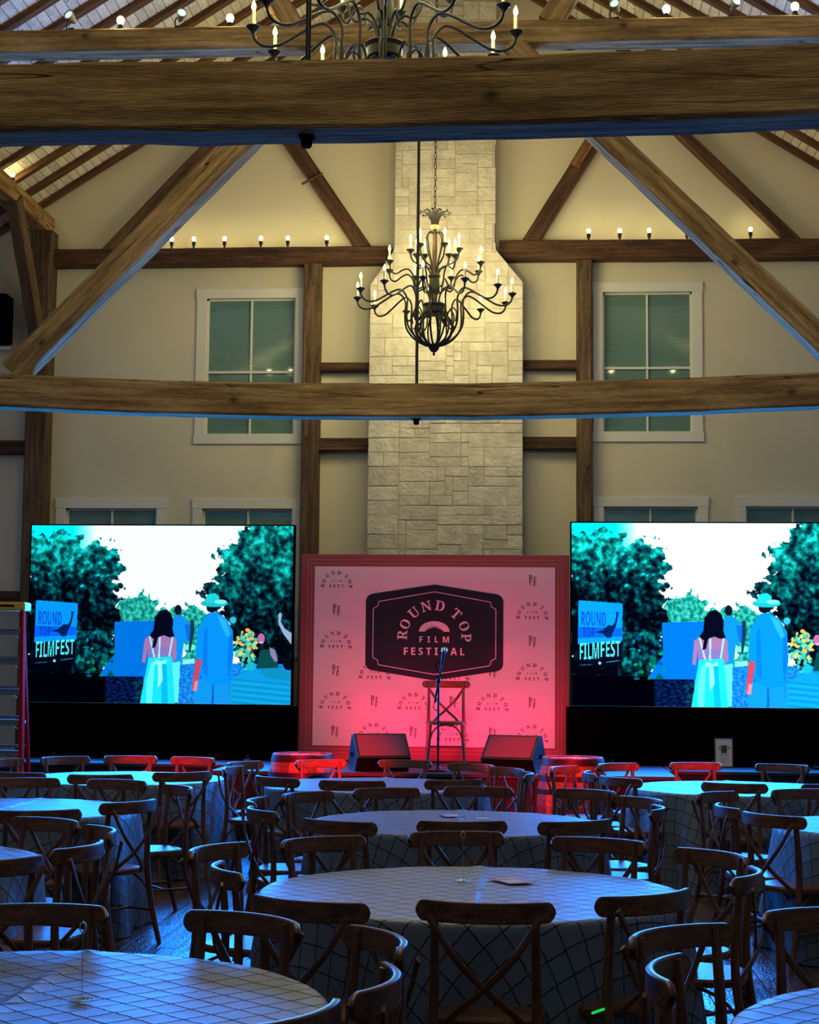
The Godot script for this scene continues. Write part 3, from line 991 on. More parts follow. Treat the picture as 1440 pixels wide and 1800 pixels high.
func chimney() -> void:
	var root := Node3D.new()
	root.name = "chimney"
	add_child(root)
	root.set_meta("kind", "structure")
	tag(root, "tall white limestone chimney breast with stepped shoulders on the gable wall", "chimney")
	var zf := -19.52
	var b := MB.new()
	var out := PackedVector2Array([Vector2(-1.985, 0), Vector2(-0.115, 0), Vector2(-0.125, 6.41), Vector2(-0.46, 6.82), Vector2(-0.46, 10.4), Vector2(-1.69, 10.4), Vector2(-1.69, 6.82), Vector2(-1.99, 6.38)])
	var inn := Geometry2D.offset_polygon(out, -0.012)
	b.prism(inn[0], WALL, zf - 0.012)
	part("masonry_core", b, M.mortar, root)
	# random ashlar on a grid of courses, cut by the outline
	var cw := 0.0935
	var chh := 0.0585
	var y0 := 2.75
	var cols := 20
	var rows := 122
	var used := {}
	var r := RandomNumberGenerator.new()
	r.seed = 909
	var mats := [M.stone, M.stone_b, M.stone_c]
	for j in rows:
		for i in cols:
			if used.has(Vector2i(i, j)):
				continue
			var h: int = [2, 2, 2, 3, 3, 4][r.randi() % 6]
			var w: int = [1, 2, 3, 4, 4, 5, 6, 7][r.randi() % 8]
			if h == 4 and w < 2:
				w = 2
			if h == 2 and w == 1 and r.randf() < 0.6:
				w = 3
			# shrink to what is free
			var ww := 0
			while ww < w and i + ww < cols and not used.has(Vector2i(i + ww, j)):
				ww += 1
			w = ww
			if cols - i - w == 1:
				if not used.has(Vector2i(i + w, j)):
					w += 1
			var ok := true
			var hh := h
			for dj in range(1, h):
				for di in w:
					if used.has(Vector2i(i + di, j + dj)):
						ok = false
				if not ok:
					hh = dj
					break
			for dj in hh:
				for di in w:
					used[Vector2i(i + di, j + dj)] = true
			var g := 0.0022
			var x0 := -1.985 + i * cw
			var yb := y0 + j * chh
			if yb > 9.9:
				continue
			var jx := func(): return r.randf_range(-0.004, 0.004)
			var q := PackedVector2Array([Vector2(x0 + g + jx.call(), yb + g + jx.call()), Vector2(x0 + w * cw - g + jx.call(), yb + g + jx.call()), Vector2(x0 + w * cw - g + jx.call(), yb + hh * chh - g + jx.call()), Vector2(x0 + g + jx.call(), yb + hh * chh - g + jx.call())])
			for piece in Geometry2D.intersect_polygons(q, out):
				var rc := Rect2(piece[0], Vector2.ZERO)
				for p in piece:
					rc = rc.expand(p)
				if rc.size.x < 0.03 or rc.size.y < 0.03:
					continue
				var s := MB.new()
				var proud := r.randf_range(-0.003, 0.005)
				s.prism(piece, zf - 0.09, zf + proud, 0.006)
				var o := put("stone", s.mesh(mats[r.randi() % 3]), root)
				# each face leans a little, as split stone does
				var c := rc.get_center()
				var tilt := Basis(Vector3(r.randf_range(-1, 1), r.randf_range(-1, 1), 0).normalized(), r.randf_range(0.002, 0.014))
				o.transform = Transform3D(tilt, Vector3(c.x, c.y, zf) - tilt * Vector3(c.x, c.y, zf))

func windows() -> void:
	var words := ["upper window left of the chimney, white casing and shades coloured for dusk light", "upper window right of the chimney, white casing and shades coloured for dusk light", "lower window behind the left screen's outer half", "lower window behind the left screen's inner half", "lower window behind the right screen's inner half", "lower window behind the right screen's outer half"]
	for n in 6:
		var o: Array = OPENINGS[n]
		var root := Node3D.new()
		root.name = "window_%d" % (n + 1)
		add_child(root)
		root.set_meta("kind", "structure")
		tag(root, words[n], "window")
		var x0: float = o[0]
		var x1: float = o[1]
		var y0: float = o[2]
		var y1: float = o[3]
		root.position = Vector3((x0 + x1) * 0.5, y0, WALL)
		var w := x1 - x0
		var h := y1 - y0
		var c := MB.new()
		var k := 0.125
		c.box(Vector3(-w * 0.5 - k * 0.5 + 0.01, h * 0.5, 0.012), Vector3(k, h + 0.02, 0.028), 0.004)
		c.box(Vector3(w * 0.5 + k * 0.5 - 0.01, h * 0.5, 0.012), Vector3(k, h + 0.02, 0.028), 0.004)
		c.box(Vector3(0, h + k * 0.5 - 0.01, 0.014), Vector3(w + 2 * k, k, 0.032), 0.004)
		c.box(Vector3(0, -k * 0.5 + 0.02, 0.014), Vector3(w + 2 * k, k, 0.032), 0.004)
		part("casing", c, M.trim, root)
		var s := MB.new()
		var f := 0.032
		for e in [[-w * 0.5 + f * 0.5, h * 0.5, f, h], [w * 0.5 - f * 0.5, h * 0.5, f, h], [0.0, h - f * 0.5, w, f], [0.0, f * 0.5, w, f]]:
			s.box(Vector3(e[0], e[1], -0.06), Vector3(e[2], e[3], 0.05), 0.004)
		part("sash_frame", s, M.trim, root)
		var mr := MB.new()
		var my := h * 0.463
		mr.box(Vector3(0, my, -0.058), Vector3(w - 2 * f, 0.03, 0.045), 0.003)
		part("meeting_rail", mr, M.trim, root)
		var mu := MB.new()
		mu.box(Vector3(0, h * 0.5, -0.06), Vector3(0.024, h - 2 * f, 0.04), 0.003)
		part("muntin", mu, M.trim, root)
		for e in [[-1, 0], [1, 0], [-1, 1], [1, 1]]:
			var yl := f if e[1] == 0 else my + 0.015
			var yh := my - 0.015 if e[1] == 0 else h - f
			var p := MB.new()
			p.box(Vector3(e[0] * (w * 0.25 - f * 0.25), (yl + yh) * 0.5, -0.07), Vector3(w * 0.5 - f * 1.2, yh - yl, 0.006), 0.0)
			part("pane", p, M.glass, root)
		var sl := MB.new()
		var ns := int(h / 0.042)
		for i in ns:
			var tr := Transform3D(Basis(Vector3.RIGHT, deg_to_rad(50.0)), Vector3(0, 0.02 + i * 0.042, -0.12))
			sl.box(Vector3.ZERO, Vector3(w - 0.03, 0.004, 0.05), 0.001, tr)
		var so := part("shade_slats", sl, M.blind, root)
		so.set_meta("kind", "stuff")
		var bk := MB.new()
		bk.box(Vector3(0, h * 0.5, -0.20), Vector3(w, h, 0.01), 0.0)
		part("shade_backing", bk, M.blind, root)
		var rv := MB.new()
		for e in [[-w * 0.5 - 0.005, h * 0.5, 0.012, h], [w * 0.5 + 0.005, h * 0.5, 0.012, h], [0.0, h + 0.005, w, 0.012], [0.0, -0.005, w, 0.012]]:
			rv.box(Vector3(e[0], e[1], -0.11), Vector3(e[2], e[3], 0.22), 0.0)
		part("reveal", rv, M.trim, root)

func uplight(label: String, at: Vector3, group: String) -> void:
	var o := thing("beam_uplight", label, "light", at, 0.0, group)
	var b := MB.new()
	b.lathe([Vector2(0, 0), Vector2(0.032, 0), Vector2(0.032, 0.012), Vector2(0.012, 0.016), Vector2(0.012, 0.05), Vector2(0, 0.05)], 12)
	part("base", b, M.blackgloss, o)
	b = MB.new()
	b.lathe([Vector2(0, 0.045), Vector2(0.020, 0.045), Vector2(0.024, 0.06), Vector2(0.024, 0.095), Vector2(0.018, 0.10), Vector2(0, 0.10)], 12)
	part("socket", b, M.blackgloss, o)
	b = MB.new()
	b.lathe([Vector2(0.012, 0.095), Vector2(0.015, 0.103), Vector2(0.022, 0.118), Vector2(0.025, 0.134), Vector2(0.021, 0.150), Vector2(0.012, 0.158), Vector2(0, 0.160)], 14)
	part("bulb", b, M.globe, o)
	lamp(o, Vector3(0, 0.13, 0), WARM, UPLIGHT_E * (1.7 if "plate" in group else 1.0), 0.025)

func fixtures() -> void:
	var xl := [-4.53, -4.25, -3.86, -3.40, -3.06, -2.57]
	for i in 6:
		uplight("small glowing uplight on the left wall beam, %s from its left end" % ORD[i], Vector3(xl[i], 6.948, -19.88), "uplights on the wall beams")
	var xr := [0.68, 1.06, 1.42, 1.88, 2.65]
	for i in 5:
		uplight("small glowing uplight on the right wall beam, %s from the chimney" % ORD[i], Vector3(xr[i], 6.998, -19.88), "uplights on the wall beams")
	uplight("single small bulb on top of the left wall plate below the rafters", Vector3(-6.16, 7.39, -18.55), "bulbs on the wall plate")
	for e in [[-6.16, -16.7, "left", "second"], [-6.16, -14.9, "left", "third"], [-6.16, -13.1, "left", "fourth"], [4.05, -18.55, "right", "first"], [4.05, -16.7, "right", "second"], [4.05, -14.9, "right", "third"], [4.05, -13.1, "right", "fourth"]]:  # unseen bulbs added along both plates to brighten the ceiling boards
		uplight("added unseen bulb on top of the %s wall plate, %s from the gable wall" % [e[2], e[3]], Vector3(e[0], 7.39, e[1]), "bulbs on the wall plate")
	# collar beam: bare globes and small adjustable spots by turns
	var gx := [-3.87, -2.83, 1.21, 2.37, -5.38, -4.94, 1.57, 2.80]
	var gl := ["outer left", "inner left", "inner right", "outer right"]
	for i in 8:
		var o := thing("globe_lamp", "bright bare globe bulb on the %s collar beam, %s one" % ["farther" if i < 4 else "overhead", gl[i % 4]], "lamp", Vector3(gx[i], 7.672, -14.62 if i < 4 else -7.36), 0.0, "globe bulbs on the collar beams")
		var b := MB.new()
		b.lathe([Vector2(0, -0.004), Vector2(0.04, -0.004), Vector2(0.04, 0.012), Vector2(0.022, 0.02), Vector2(0.022, 0.05), Vector2(0, 0.05)], 12)
		part("lamp_holder", b, M.blackgloss, o)
		b = MB.new()
		b.lathe([Vector2(0.018, 0.045), Vector2(0.022, 0.055), Vector2(0.034, 0.078), Vector2(0.037, 0.097), Vector2(0.032, 0.117), Vector2(0.018, 0.130), Vector2(0, 0.134)], 16)
		part("bulb", b, M.globe, o)
		lamp(o, Vector3(0, 0.095, 0), WARM, GLOBE_E, 0.034)
	var sx := [-4.34, -3.30, 0.74, 1.81]
	for i in 4:
		var o := thing("spot_lamp", "small adjustable spot head with pale lens on the collar beam, %s one" % gl[i], "spotlight", Vector3(sx[i], 7.672, -14.60), 0.35 if i % 2 else -0.3, "spot heads on the collar beam")
		var b := MB.new()
		b.box(Vector3(0, 0.0, 0), Vector3(0.10, 0.02, 0.06), 0.004)
		b.tube(PackedVector3Array([Vector3(-0.04, 0.005, 0), Vector3(-0.045, 0.06, 0), Vector3(-0.03, 0.10, 0)]), [0.007], 6)
		part("bracket", b, M.blackgloss, o)
		b = MB.new()
		var t := Transform3D(Basis(Vector3.RIGHT, deg_to_rad(75)), Vector3(0.01, 0.10, -0.05))
		b.lathe([Vector2(0, 0), Vector2(0.028, 0), Vector2(0.036, 0.05), Vector2(0.050, 0.10), Vector2(0.050, 0.115), Vector2(0.044, 0.115), Vector2(0.042, 0.105)], 16, t)
		part("lamp_head", b, M.alu, o)
		b = MB.new()
		b.lathe([Vector2(0.043, 0.104), Vector2(0.03, 0.112), Vector2(0, 0.116)], 16, t)
		part("lens", b, M.dim, o)
	# red stage spots on the far side of the nearest tie beam
	for i in 4:
		var at := Vector3([-2.9, -2.0, -0.1, 0.8][i], 4.42, -7.70)
		var o := thing("stage_spot", "black stage spotlight hung behind the nearest tie beam, %s of four from the left" % ORD[i], "spotlight", at)
		var aim := Vector3([-3.4, -1.92, 0.06, 1.35][i], 0.34, -17.0)
		var bs := Basis.looking_at(aim - at)
		var b := MB.new()
		var t := Transform3D(bs * Basis(Vector3.RIGHT, -PI / 2), Vector3.ZERO)
		b.lathe([Vector2(0, -0.08), Vector2(0.05, -0.08), Vector2(0.06, -0.02), Vector2(0.06, 0.10), Vector2(0.052, 0.10), Vector2(0.05, 0.06)], 16, t)
		part("can", b, M.blackgloss, o)
		b = MB.new()
		b.tube(PackedVector3Array([Vector3(-0.07, 0, 0), Vector3(-0.07, 0.01, 0.08), Vector3(0, 0.02, 0.14), Vector3(0.07, 0.01, 0.08), Vector3(0.07, 0, 0)]), [0.006], 6)
		b.box(Vector3(0, 0.02, 0.17), Vector3(0.05, 0.08, 0.05), 0.004)
		part("yoke", b, M.blackgloss, o)
		b = MB.new()
		b.lathe([Vector2(0.05, 0.07), Vector2(0.03, 0.075), Vector2(0, 0.077)], 16, t)
		part("lens", b, M.redlens, o)
		var l := SpotLight3D.new()
		l.name = "spot_beam"
		l.transform = Transform3D(bs, bs * Vector3(0, 0, -0.115))
		l.light_color = Color(1.0, 0.04, 0.16)
		l.light_energy = RED_E * [0.4, 1.0, 1.0, 0.4][i]
		l.spot_angle = 5.0
		l.spot_angle_attenuation = 0.85
		l.spot_range = 40.0
		l.spot_attenuation = 2.0
		l.light_size = 0.05
		l.shadow_enabled = true
		o.add_child(l, true)

func stage() -> void:
	var o := thing("stage", "low black-skirted stage platform in front of the printed backdrop", "stage")
	var b := MB.new()
	b.box(Vector3(-0.885, 0.70, -17.35), Vector3(4.55, 0.04, 2.5), 0.006)
	part("deck", b, M.deck, o)
	b = MB.new()
	b.box(Vector3(-0.885, 0.34, -17.35), Vector3(4.51, 0.68, 2.46), 0.004)
	part("skirt", b, M.plaincloth, o)
	for s in [-1.0, 1.0]:
		var x0 := -5.68 if s < 0 else 1.40
		var x1 := -3.17 if s < 0 else 5.0
		var p := thing("screen_platform", "narrow dark platform carrying the %s LED screen" % ("left" if s < 0 else "right"), "stage")
		b = MB.new()
		b.box(Vector3((x0 + x1) * 0.5, 0.70, -17.85), Vector3(x1 - x0, 0.04, 1.5), 0.006)
		part("deck", b, M.deck, p)
		b = MB.new()
		b.box(Vector3((x0 + x1) * 0.5, 0.34, -17.85), Vector3(x1 - x0 - 0.04, 0.68, 1.46), 0.004)
		part("skirt", b, M.plaincloth, p)

func led_walls() -> void:
	var pic := make_film()
	var rects := [[-5.612, -2.650, 1.327, 3.300], [0.426, 3.400, 1.352, 3.345]]
	for n in 2:
		var r: Array = rects[n]
		var o := thing("led_wall", ["large lit LED screen left of the stage showing an outdoor film scene", "large lit LED screen right of the stage, cut by the picture edge"][n], "screen")
		var w: float = r[1] - r[0]
		var h: float = r[3] - r[2]
		var b := MB.new()
		b.box(Vector3((r[0] + r[1]) * 0.5, (r[2] + r[3]) * 0.5, -18.04), Vector3(w + 0.03, h + 0.03, 0.12), 0.006)
		part("cabinet", b, M.black, o)
		b = MB.new()
		var z := -17.975
		b.flat(PackedVector3Array([Vector3(r[0], r[2], z), Vector3(r[1], r[2], z), Vector3(r[1], r[3], z), Vector3(r[0], r[3], z)]), Vector3.BACK,
			PackedVector2Array([Vector2(0, 1), Vector2(1, 1), Vector2(1, 0), Vector2(0, 0)]))
		var pm: StandardMaterial3D = pic if n == 0 else pic.duplicate()
		if n == 1:
			pm.emission_energy_multiplier = 1.5
		part("screen", b, pm, o)
		b = MB.new()
		b.box(Vector3((r[0] + r[1]) * 0.5, 0.72 + (r[2] - 0.72) * 0.5 - 0.008, -18.03), Vector3(w + 0.12, r[2] - 0.736, 0.14), 0.004)
		part("base_panel", b, M.black, o)
		for k in 3:
			b = MB.new()
			var x: float = r[0] + w * (0.14 + 0.36 * k)
			b.box(Vector3(x, 0.735, -17.80), Vector3(0.07, 0.03, 0.34), 0.004)
			b.tube(PackedVector3Array([Vector3(x, 0.75, -17.68), Vector3(x, 0.80, -17.68)]), [0.018], 8)
			part("outrigger_foot", b, M.blackgloss, o)

func ink_logo(called: String, sc: float, at: Vector3, m: Material, parent: Node, shape: ArrayMesh) -> void:
	var o := put(called, shape, parent)
	o.position = at

func backdrop() -> void:
	var o := thing("backdrop", "tall printed backdrop with a terracotta border and repeated festival logos", "backdrop", Vector3(-1.08, 0.735, -18.0))
	var W := 2.96
	var H := 2.255
	var b := MB.new()
	b.box(Vector3(0, H * 0.5, -0.03), Vector3(W, H, 0.06), 0.006)
	part("border_panel", b, M.border, o)
	b = MB.new()
	var ix := 1.325
	var iy0 := 0.155
	var iy1 := 2.12
	b.box(Vector3(0, (iy0 + iy1) * 0.5, 0.0005), Vector3(ix * 2, iy1 - iy0, 0.003), 0.0)
	part("print_field", b, M.print, o)
	b = MB.new()
	for e in [0.035, 0.075]:
		var th := 0.006
		var y0: float = iy0 - e
		var y1: float = iy1 + e
		var hw: float = ix + e
		b.box(Vector3(0, y0, 0.001), Vector3(hw * 2, th, 0.002), 0.0)
		b.box(Vector3(0, y1, 0.001), Vector3(hw * 2, th, 0.002), 0.0)
		b.box(Vector3(-hw, (y0 + y1) * 0.5, 0.001), Vector3(th, y1 - y0, 0.002), 0.0)
		b.box(Vector3(hw, (y0 + y1) * 0.5, 0.001), Vector3(th, y1 - y0, 0.002), 0.0)
	part("border_lines", b, M.border_line, o)
	# small logo and monogram, shared by all repeats
	var lg := MB.new()
	arch(lg, Vector2(0, -0.075), 0.155, 0.040, 0.0)
	spread(lg, "FILM", "Droid Sans", Vector2(0, -0.012), 0.020, 0.11, 0.0)
	spread(lg, "FEST", "Droid Sans", Vector2(0, -0.070), 0.034, 0.155, 0.0)
	var logo := lg.mesh(M.ink)
	var mg := MB.new()
	for e in [["R", -0.040, 0.014], ["T", 0.006, -0.004], ["F", -0.038, -0.042], ["F", 0.008, -0.058]]:
		var t := letters(e[0], "Droid Serif")
		lay(mg, t, Transform2D(Vector2(0.044, 0), Vector2(0, 0.050), Vector2(e[1], e[2])), 0.0)
	var mono := mg.mesh(M.ink)
	for c in 6:
		for r in 6:
			if c > 0 and c < 5 and r < 3:
				continue
			var at := Vector3(-1.08 + c * 0.4315, 1.972 - r * 0.333, 0.0035)
			put("printed_logo" if (c + r) % 2 == 0 else "printed_monogram", logo if (c + r) % 2 == 0 else mono, o).position = at
	# the dark plaque
	b = MB.new()
	var c0 := Vector2(0.005, 1.40)
	var hw := 0.757
	var sh := 0.40
	var ap := 0.525
	var pl := PackedVector2Array()
	for e in [[hw, -sh, -1.57, -0.2], [hw, sh, 0.0, 1.4], [0.0, ap, 0, 0], [-hw, sh, 1.74, 3.14], [-hw, -sh, 3.14, 4.5], [0.0, -ap, 0, 0]]:
		if e[0] == 0.0:
			pl.append(c0 + Vector2(0, e[1]))
			continue
		var rad := 0.085
		var cc := Vector2(e[0] - signf(e[0]) * rad, e[1] - signf(e[1]) * rad * 0.75)
		for k in 6:
			var a0 := 0.0
			var a1 := 0.0
			if e[0] > 0 and e[1] < 0:
				a0 = -1.40; a1 = 0.0
			elif e[0] > 0:
				a0 = 0.0; a1 = 1.40
			elif e[1] > 0:
				a0 = PI - 1.40; a1 = PI
			else:
				a0 = PI; a1 = PI + 1.40
			var a: float = lerp(a0, a1, k / 5.0)
			pl.append(c0 + cc + Vector2(cos(a), sin(a)) * rad)
	b.prism(pl, 0.001, 0.006)
	var pq := part("plaque", b, M.plaque, o)
	b = MB.new()
	var q := [Vector2(-0.615, 0.335), Vector2(0.0, 0.445), Vector2(0.615, 0.335), Vector2(0.625, 0.285), Vector2(0.675, 0.255), Vector2(0.675, -0.28), Vector2(0.625, -0.305), Vector2(0.61, -0.36), Vector2(0.0, -0.46), Vector2(-0.61, -0.36), Vector2(-0.625, -0.305), Vector2(-0.675, -0.28), Vector2(-0.675, 0.255), Vector2(-0.625, 0.285)]
	for i in q.size():
		var p0: Vector2 = q[i] + c0
		var p1: Vector2 = q[(i + 1) % q.size()] + c0
		var d := (p1 - p0).normalized() * 0.004
		var nn := Vector2(-d.y, d.x)
		b.flat(PackedVector3Array([Vector3(p0.x - nn.x - d.x, p0.y - nn.y - d.y, 0.0065), Vector3(p1.x - nn.x + d.x, p1.y - nn.y + d.y, 0.0065), Vector3(p1.x + nn.x + d.x, p1.y + nn.y + d.y, 0.0065), Vector3(p0.x + nn.x - d.x, p0.y + nn.y - d.y, 0.0065)]), Vector3.BACK)
	part("plaque_line", b, M.print, pq)
	b = MB.new()
	arch(b, c0 + Vector2(0, -0.055), 0.352, 0.108, 0.0065)
	spread(b, "FILM", "Droid Sans", c0 + Vector2(0, -0.078), 0.066, 0.325, 0.0065)
	spread(b, "FESTIVAL", "Droid Sans", c0 + Vector2(0, -0.208), 0.080, 0.665, 0.0065)
	part("plaque_lettering", b, M.print, pq)
	b = MB.new()
	var sun := PackedVector2Array()
	for k in 19:
		var a := PI * k / 18.0
		sun.append(c0 + Vector2(0, 0.008) + Vector2(cos(a) * 0.168, sin(a) * 0.115))
	var jag := [0.095, 0.105, 0.076, 0.090, 0.058, 0.094, 0.052, 0.096, 0.052, 0.098, 0.052, 0.096, 0.052, 0.094, 0.058, 0.090, 0.076, 0.105, 0.095]
	for k in 19:
		var a := PI - PI * k / 18.0
		sun.append(c0 + Vector2(0, 0.008) + Vector2(cos(a), sin(a) * 0.78) * jag[k])
	var tr := Geometry2D.triangulate_polygon(sun)
	for i in range(0, tr.size(), 3):
		b.tri(Vector3(sun[tr[i]].x, sun[tr[i]].y, 0.0065), Vector3(sun[tr[i + 1]].x, sun[tr[i + 1]].y, 0.0065), Vector3(sun[tr[i + 2]].x, sun[tr[i + 2]].y, 0.0065), Vector3.BACK, Vector3.BACK, Vector3.BACK)
	part("plaque_sun", b, M.print, pq)

func stage_things() -> void:
	# wedge monitors
	for s in [-1.0, 1.0]:
		var o := thing("floor_monitor", "black wedge monitor speaker on the stage edge, %s of the microphone" % ("left" if s < 0 else "right"), "speaker", Vector3(-1.515 if s < 0 else -0.19, 0.72, -16.42), 0.30 * -s)
		var prof := PackedVector2Array([Vector2(-0.22, 0.0), Vector2(0.10, 0.0), Vector2(0.22, 0.14), Vector2(-0.03, 0.365), Vector2(-0.10, 0.365), Vector2(-0.27, 0.08)])
		var b := MB.new()
		# profile lies in z, y; the wedge runs along x
		var t := Transform3D(Basis(Vector3(0, 0, 1), Vector3(0, 1, 0), Vector3(-1, 0, 0)), Vector3.ZERO)
		b.prism(prof, -0.27, 0.27, 0.008, t)
		part("cabinet", b, M.blackgloss, o)
		b = MB.new()
		var f := Vector3(0, 0.0, 0)
		var up := Vector3(0, 0.225, -0.25).normalized()
		var nn := Vector3(0, 0.25, 0.225).normalized()
		var mid := Vector3(0, 0.2525, 0.095) + nn * 0.003
		b.box(Vector3.ZERO, Vector3(0.48, 0.29, 0.008), 0.002, Transform3D(Basis(Vector3.RIGHT, up, nn), mid))
		part("grille", b, M.grille, o)
		b = MB.new()
		for e in [-1.0, 1.0]:
			b.box(Vector3(e * 0.273, 0.16, -0.05), Vector3(0.008, 0.04, 0.12), 0.003)
		part("handle", b, M.black, o)
	# red floor cans behind the monitors, washing the backdrop
	for s in [-1.0, 1.0]:
		var at := Vector3(-1.52 if s < 0 else -0.20, 0.72, -16.88)
		var pc := thing("floor_can", "small black red-lit floor can behind the %s wedge monitor" % ("left" if s < 0 else "right"), "spotlight", at)
		var bs := Basis.looking_at(Vector3(0.3 * -s, 1.0, -1.5))
		var t := Transform3D(bs * Basis(Vector3.RIGHT, -PI / 2), Vector3(0, 0.12, 0))
		var q := MB.new()
		q.lathe([Vector2(0, -0.07), Vector2(0.06, -0.06), Vector2(0.075, 0.0), Vector2(0.075, 0.06), Vector2(0.066, 0.06), Vector2(0.064, 0.03)], 16, t)
		part("can", q, M.blackgloss, pc)
		q = MB.new()
		q.lathe([Vector2(0.064, 0.034), Vector2(0.03, 0.038), Vector2(0, 0.04)], 16, t)
		part("lens", q, M.redlens, pc)
		q = MB.new()
		q.box(Vector3(0, 0.012, 0), Vector3(0.18, 0.024, 0.12), 0.006)
		for e in [-1.0, 1.0]:
			q.box(Vector3(e * 0.083, 0.07, 0), Vector3(0.008, 0.13, 0.03), 0.002)
		part("yoke", q, M.blackgloss, pc)
		var l := SpotLight3D.new()
		l.name = "can_beam"
		l.transform = Transform3D(bs, Vector3(0, 0.12, 0) + bs * Vector3(0, 0, -0.07))
		l.light_color = Color(1.0, 0.05, 0.38)
		l.light_energy = CAN_E
		l.spot_angle = 68.0
		l.spot_angle_attenuation = 0.9
		l.spot_range = 40.0
		l.spot_attenuation = 2.0
		l.light_size = 0.06
		l.shadow_enabled = true
		pc.add_child(l, true)
	# microphone on its stand
	var o := thing("microphone_stand", "slim black microphone stand at the middle of the stage", "microphone stand", Vector3(-0.935, 0.72, -16.45))
	var b := MB.new()
	b.lathe([Vector2(0, 0), Vector2(0.14, 0), Vector2(0.145, 0.008), Vector2(0.135, 0.018), Vector2(0.03, 0.03), Vector2(0.02, 0.05), Vector2(0, 0.05)], 24)
	part("base", b, M.blackgloss, o)
	b = MB.new()
	b.tube(PackedVector3Array([Vector3(0, 0.03, 0), Vector3(0, 0.94, 0)]), [0.012], 10)
	part("pole", b, M.blackgloss, o)
	b = MB.new()
	b.tube(PackedVector3Array([Vector3(-0.03, 0.68, 0.015), Vector3(-0.035, 0.70, 0.015), Vector3(0.035, 1.075, 0.015)]), [0.010], 8)
	part("boom", b, M.blackgloss, o)
	b = MB.new()
	b.lathe([Vector2(0, -0.03), Vector2(0.02, -0.03), Vector2(0.024, 0), Vector2(0.02, 0.03), Vector2(0, 0.03)], 12, Transform3D(Basis.IDENTITY, Vector3(0, 0.90, 0.012)))
	b.tube(PackedVector3Array([Vector3(-0.03, 0.93, 0.01), Vector3(0.04, 0.95, 0.01)]), [0.012], 8)
	part("clutch", b, M.blackgloss, o)
	b = MB.new()
	b.tube(MB.spline([Vector3(0.03, 1.09, 0.02), Vector3(-0.02, 1.07, 0.03), Vector3(-0.025, 1.02, 0.03), Vector3(0.0, 0.99, 0.03), Vector3(0.012, 0.93, 0.02), Vector3(-0.03, 0.72, 0.025), Vector3(-0.05, 0.64, 0.02), Vector3(-0.02, 0.60, 0.015), Vector3(0.005, 0.64, 0.014)]), [0.004], 6)
	part("cable", b, M.black, o)
	var mic := thing("microphone", "silver-headed vocal microphone clipped on top of the stand", "microphone", Vector3(-0.90, 1.785, -16.435))
	b = MB.new()
	b.tube(PackedVector3Array([Vector3(-0.005, 0, 0), Vector3(0.018, 0.11, 0.03)]), [0.011, 0.018], 10)
	part("handle", b, M.blackgloss, mic)
	b = MB.new()
	var mt := Transform3D(Basis(Vector3.FORWARD, 0.2), Vector3(0.017, 0.105, 0.03))
	b.lathe([Vector2(0.012, 0), Vector2(0.028, 0.012), Vector2(0.032, 0.03), Vector2(0.027, 0.05), Vector2(0.014, 0.062), Vector2(0, 0.065)], 14, mt)
	part("head_grille", b, M.wire, mic)
	# barrels
	for s in [-1.0, 1.0]:
		var bx := -2.20 if s < 0 else 0.385
		var br := thing("barrel", "upright wooden barrel on the floor at the %s front corner of the stage" % ("left" if s < 0 else "right"), "barrel", Vector3(bx, 0, -15.78))
		var N := 22
		var pr := [Vector2(0.285, 0.0), Vector2(0.315, 0.15), Vector2(0.335, 0.32), Vector2(0.342, 0.46), Vector2(0.335, 0.60), Vector2(0.315, 0.77), Vector2(0.285, 0.915), Vector2(0.262, 0.915), Vector2(0.262, 0.88)]
		var sm := []
		for k in 3:
			var m: StandardMaterial3D = M.stave.duplicate()
			m.albedo_color = [Color(1, 1, 1), Color(0.82, 0.8, 0.78), Color(0.68, 0.66, 0.66)][k]
			m.resource_name = "barrel stave"
			var q := MB.new()
			q.lathe(pr, 2, Transform3D.IDENTITY, -TAU / N * 0.485, TAU / N * 0.485)
			for e in [-1.0, 1.0]:
				for i in pr.size() - 3:
					var a: float = TAU / N * 0.485 * e
					var c := Vector3(cos(a), 0, sin(a))
					var p: Vector2 = pr[i]
					var p2: Vector2 = pr[i + 1]
					q.flat(PackedVector3Array([c * p.x + Vector3.UP * p.y, c * p2.x + Vector3.UP * p2.y, c * (p2.x - 0.02) + Vector3.UP * p2.y, c * (p.x - 0.02) + Vector3.UP * p.y]), Vector3(-sin(a), 0, cos(a)) * e)
			sm.append(q.mesh(m))
		for k in N:
			var st := put("stave", sm[(k * 7 + int(s)) % 3], br)
			st.rotation.y = TAU * k / N
			st.scale = Vector3(1, 1, 1)
		for e in [[0.012, 0.287, 0.07, 0.302], [0.17, 0.320, 0.215, 0.327], [0.30, 0.336, 0.34, 0.340], [0.58, 0.340, 0.62, 0.336], [0.70, 0.327, 0.745, 0.320], [0.845, 0.302, 0.903, 0.287]]:
			var q := MB.new()
			q.lathe([Vector2(e[1] - 0.004, e[0]), Vector2(e[1] + 0.005, e[0]), Vector2(e[3] + 0.005, e[2]), Vector2(e[3] - 0.004, e[2])], 28)
			part("hoop", q, M.iron, br)
		for k in 5:
			var xa := -0.262 + k * 0.1048
			var xb := xa + 0.1028
			var poly := PackedVector2Array()
			for i in 25:
				var a := TAU * i / 24.0
				poly.append(Vector2(cos(a), sin(a)) * 0.262)
			poly.resize(24)
			var cut := Geometry2D.intersect_polygons(poly, PackedVector2Array([Vector2(xa, -1), Vector2(xb, -1), Vector2(xb, 1), Vector2(xa, 1)]))
			if cut.size():
				var q := MB.new()
				q.prism(cut[0], 0.88, 0.90, 0.003, Transform3D(Basis(Vector3.RIGHT, -PI / 2), Vector3.ZERO), 1.0)
				part("head_board", q, M.stave, br)
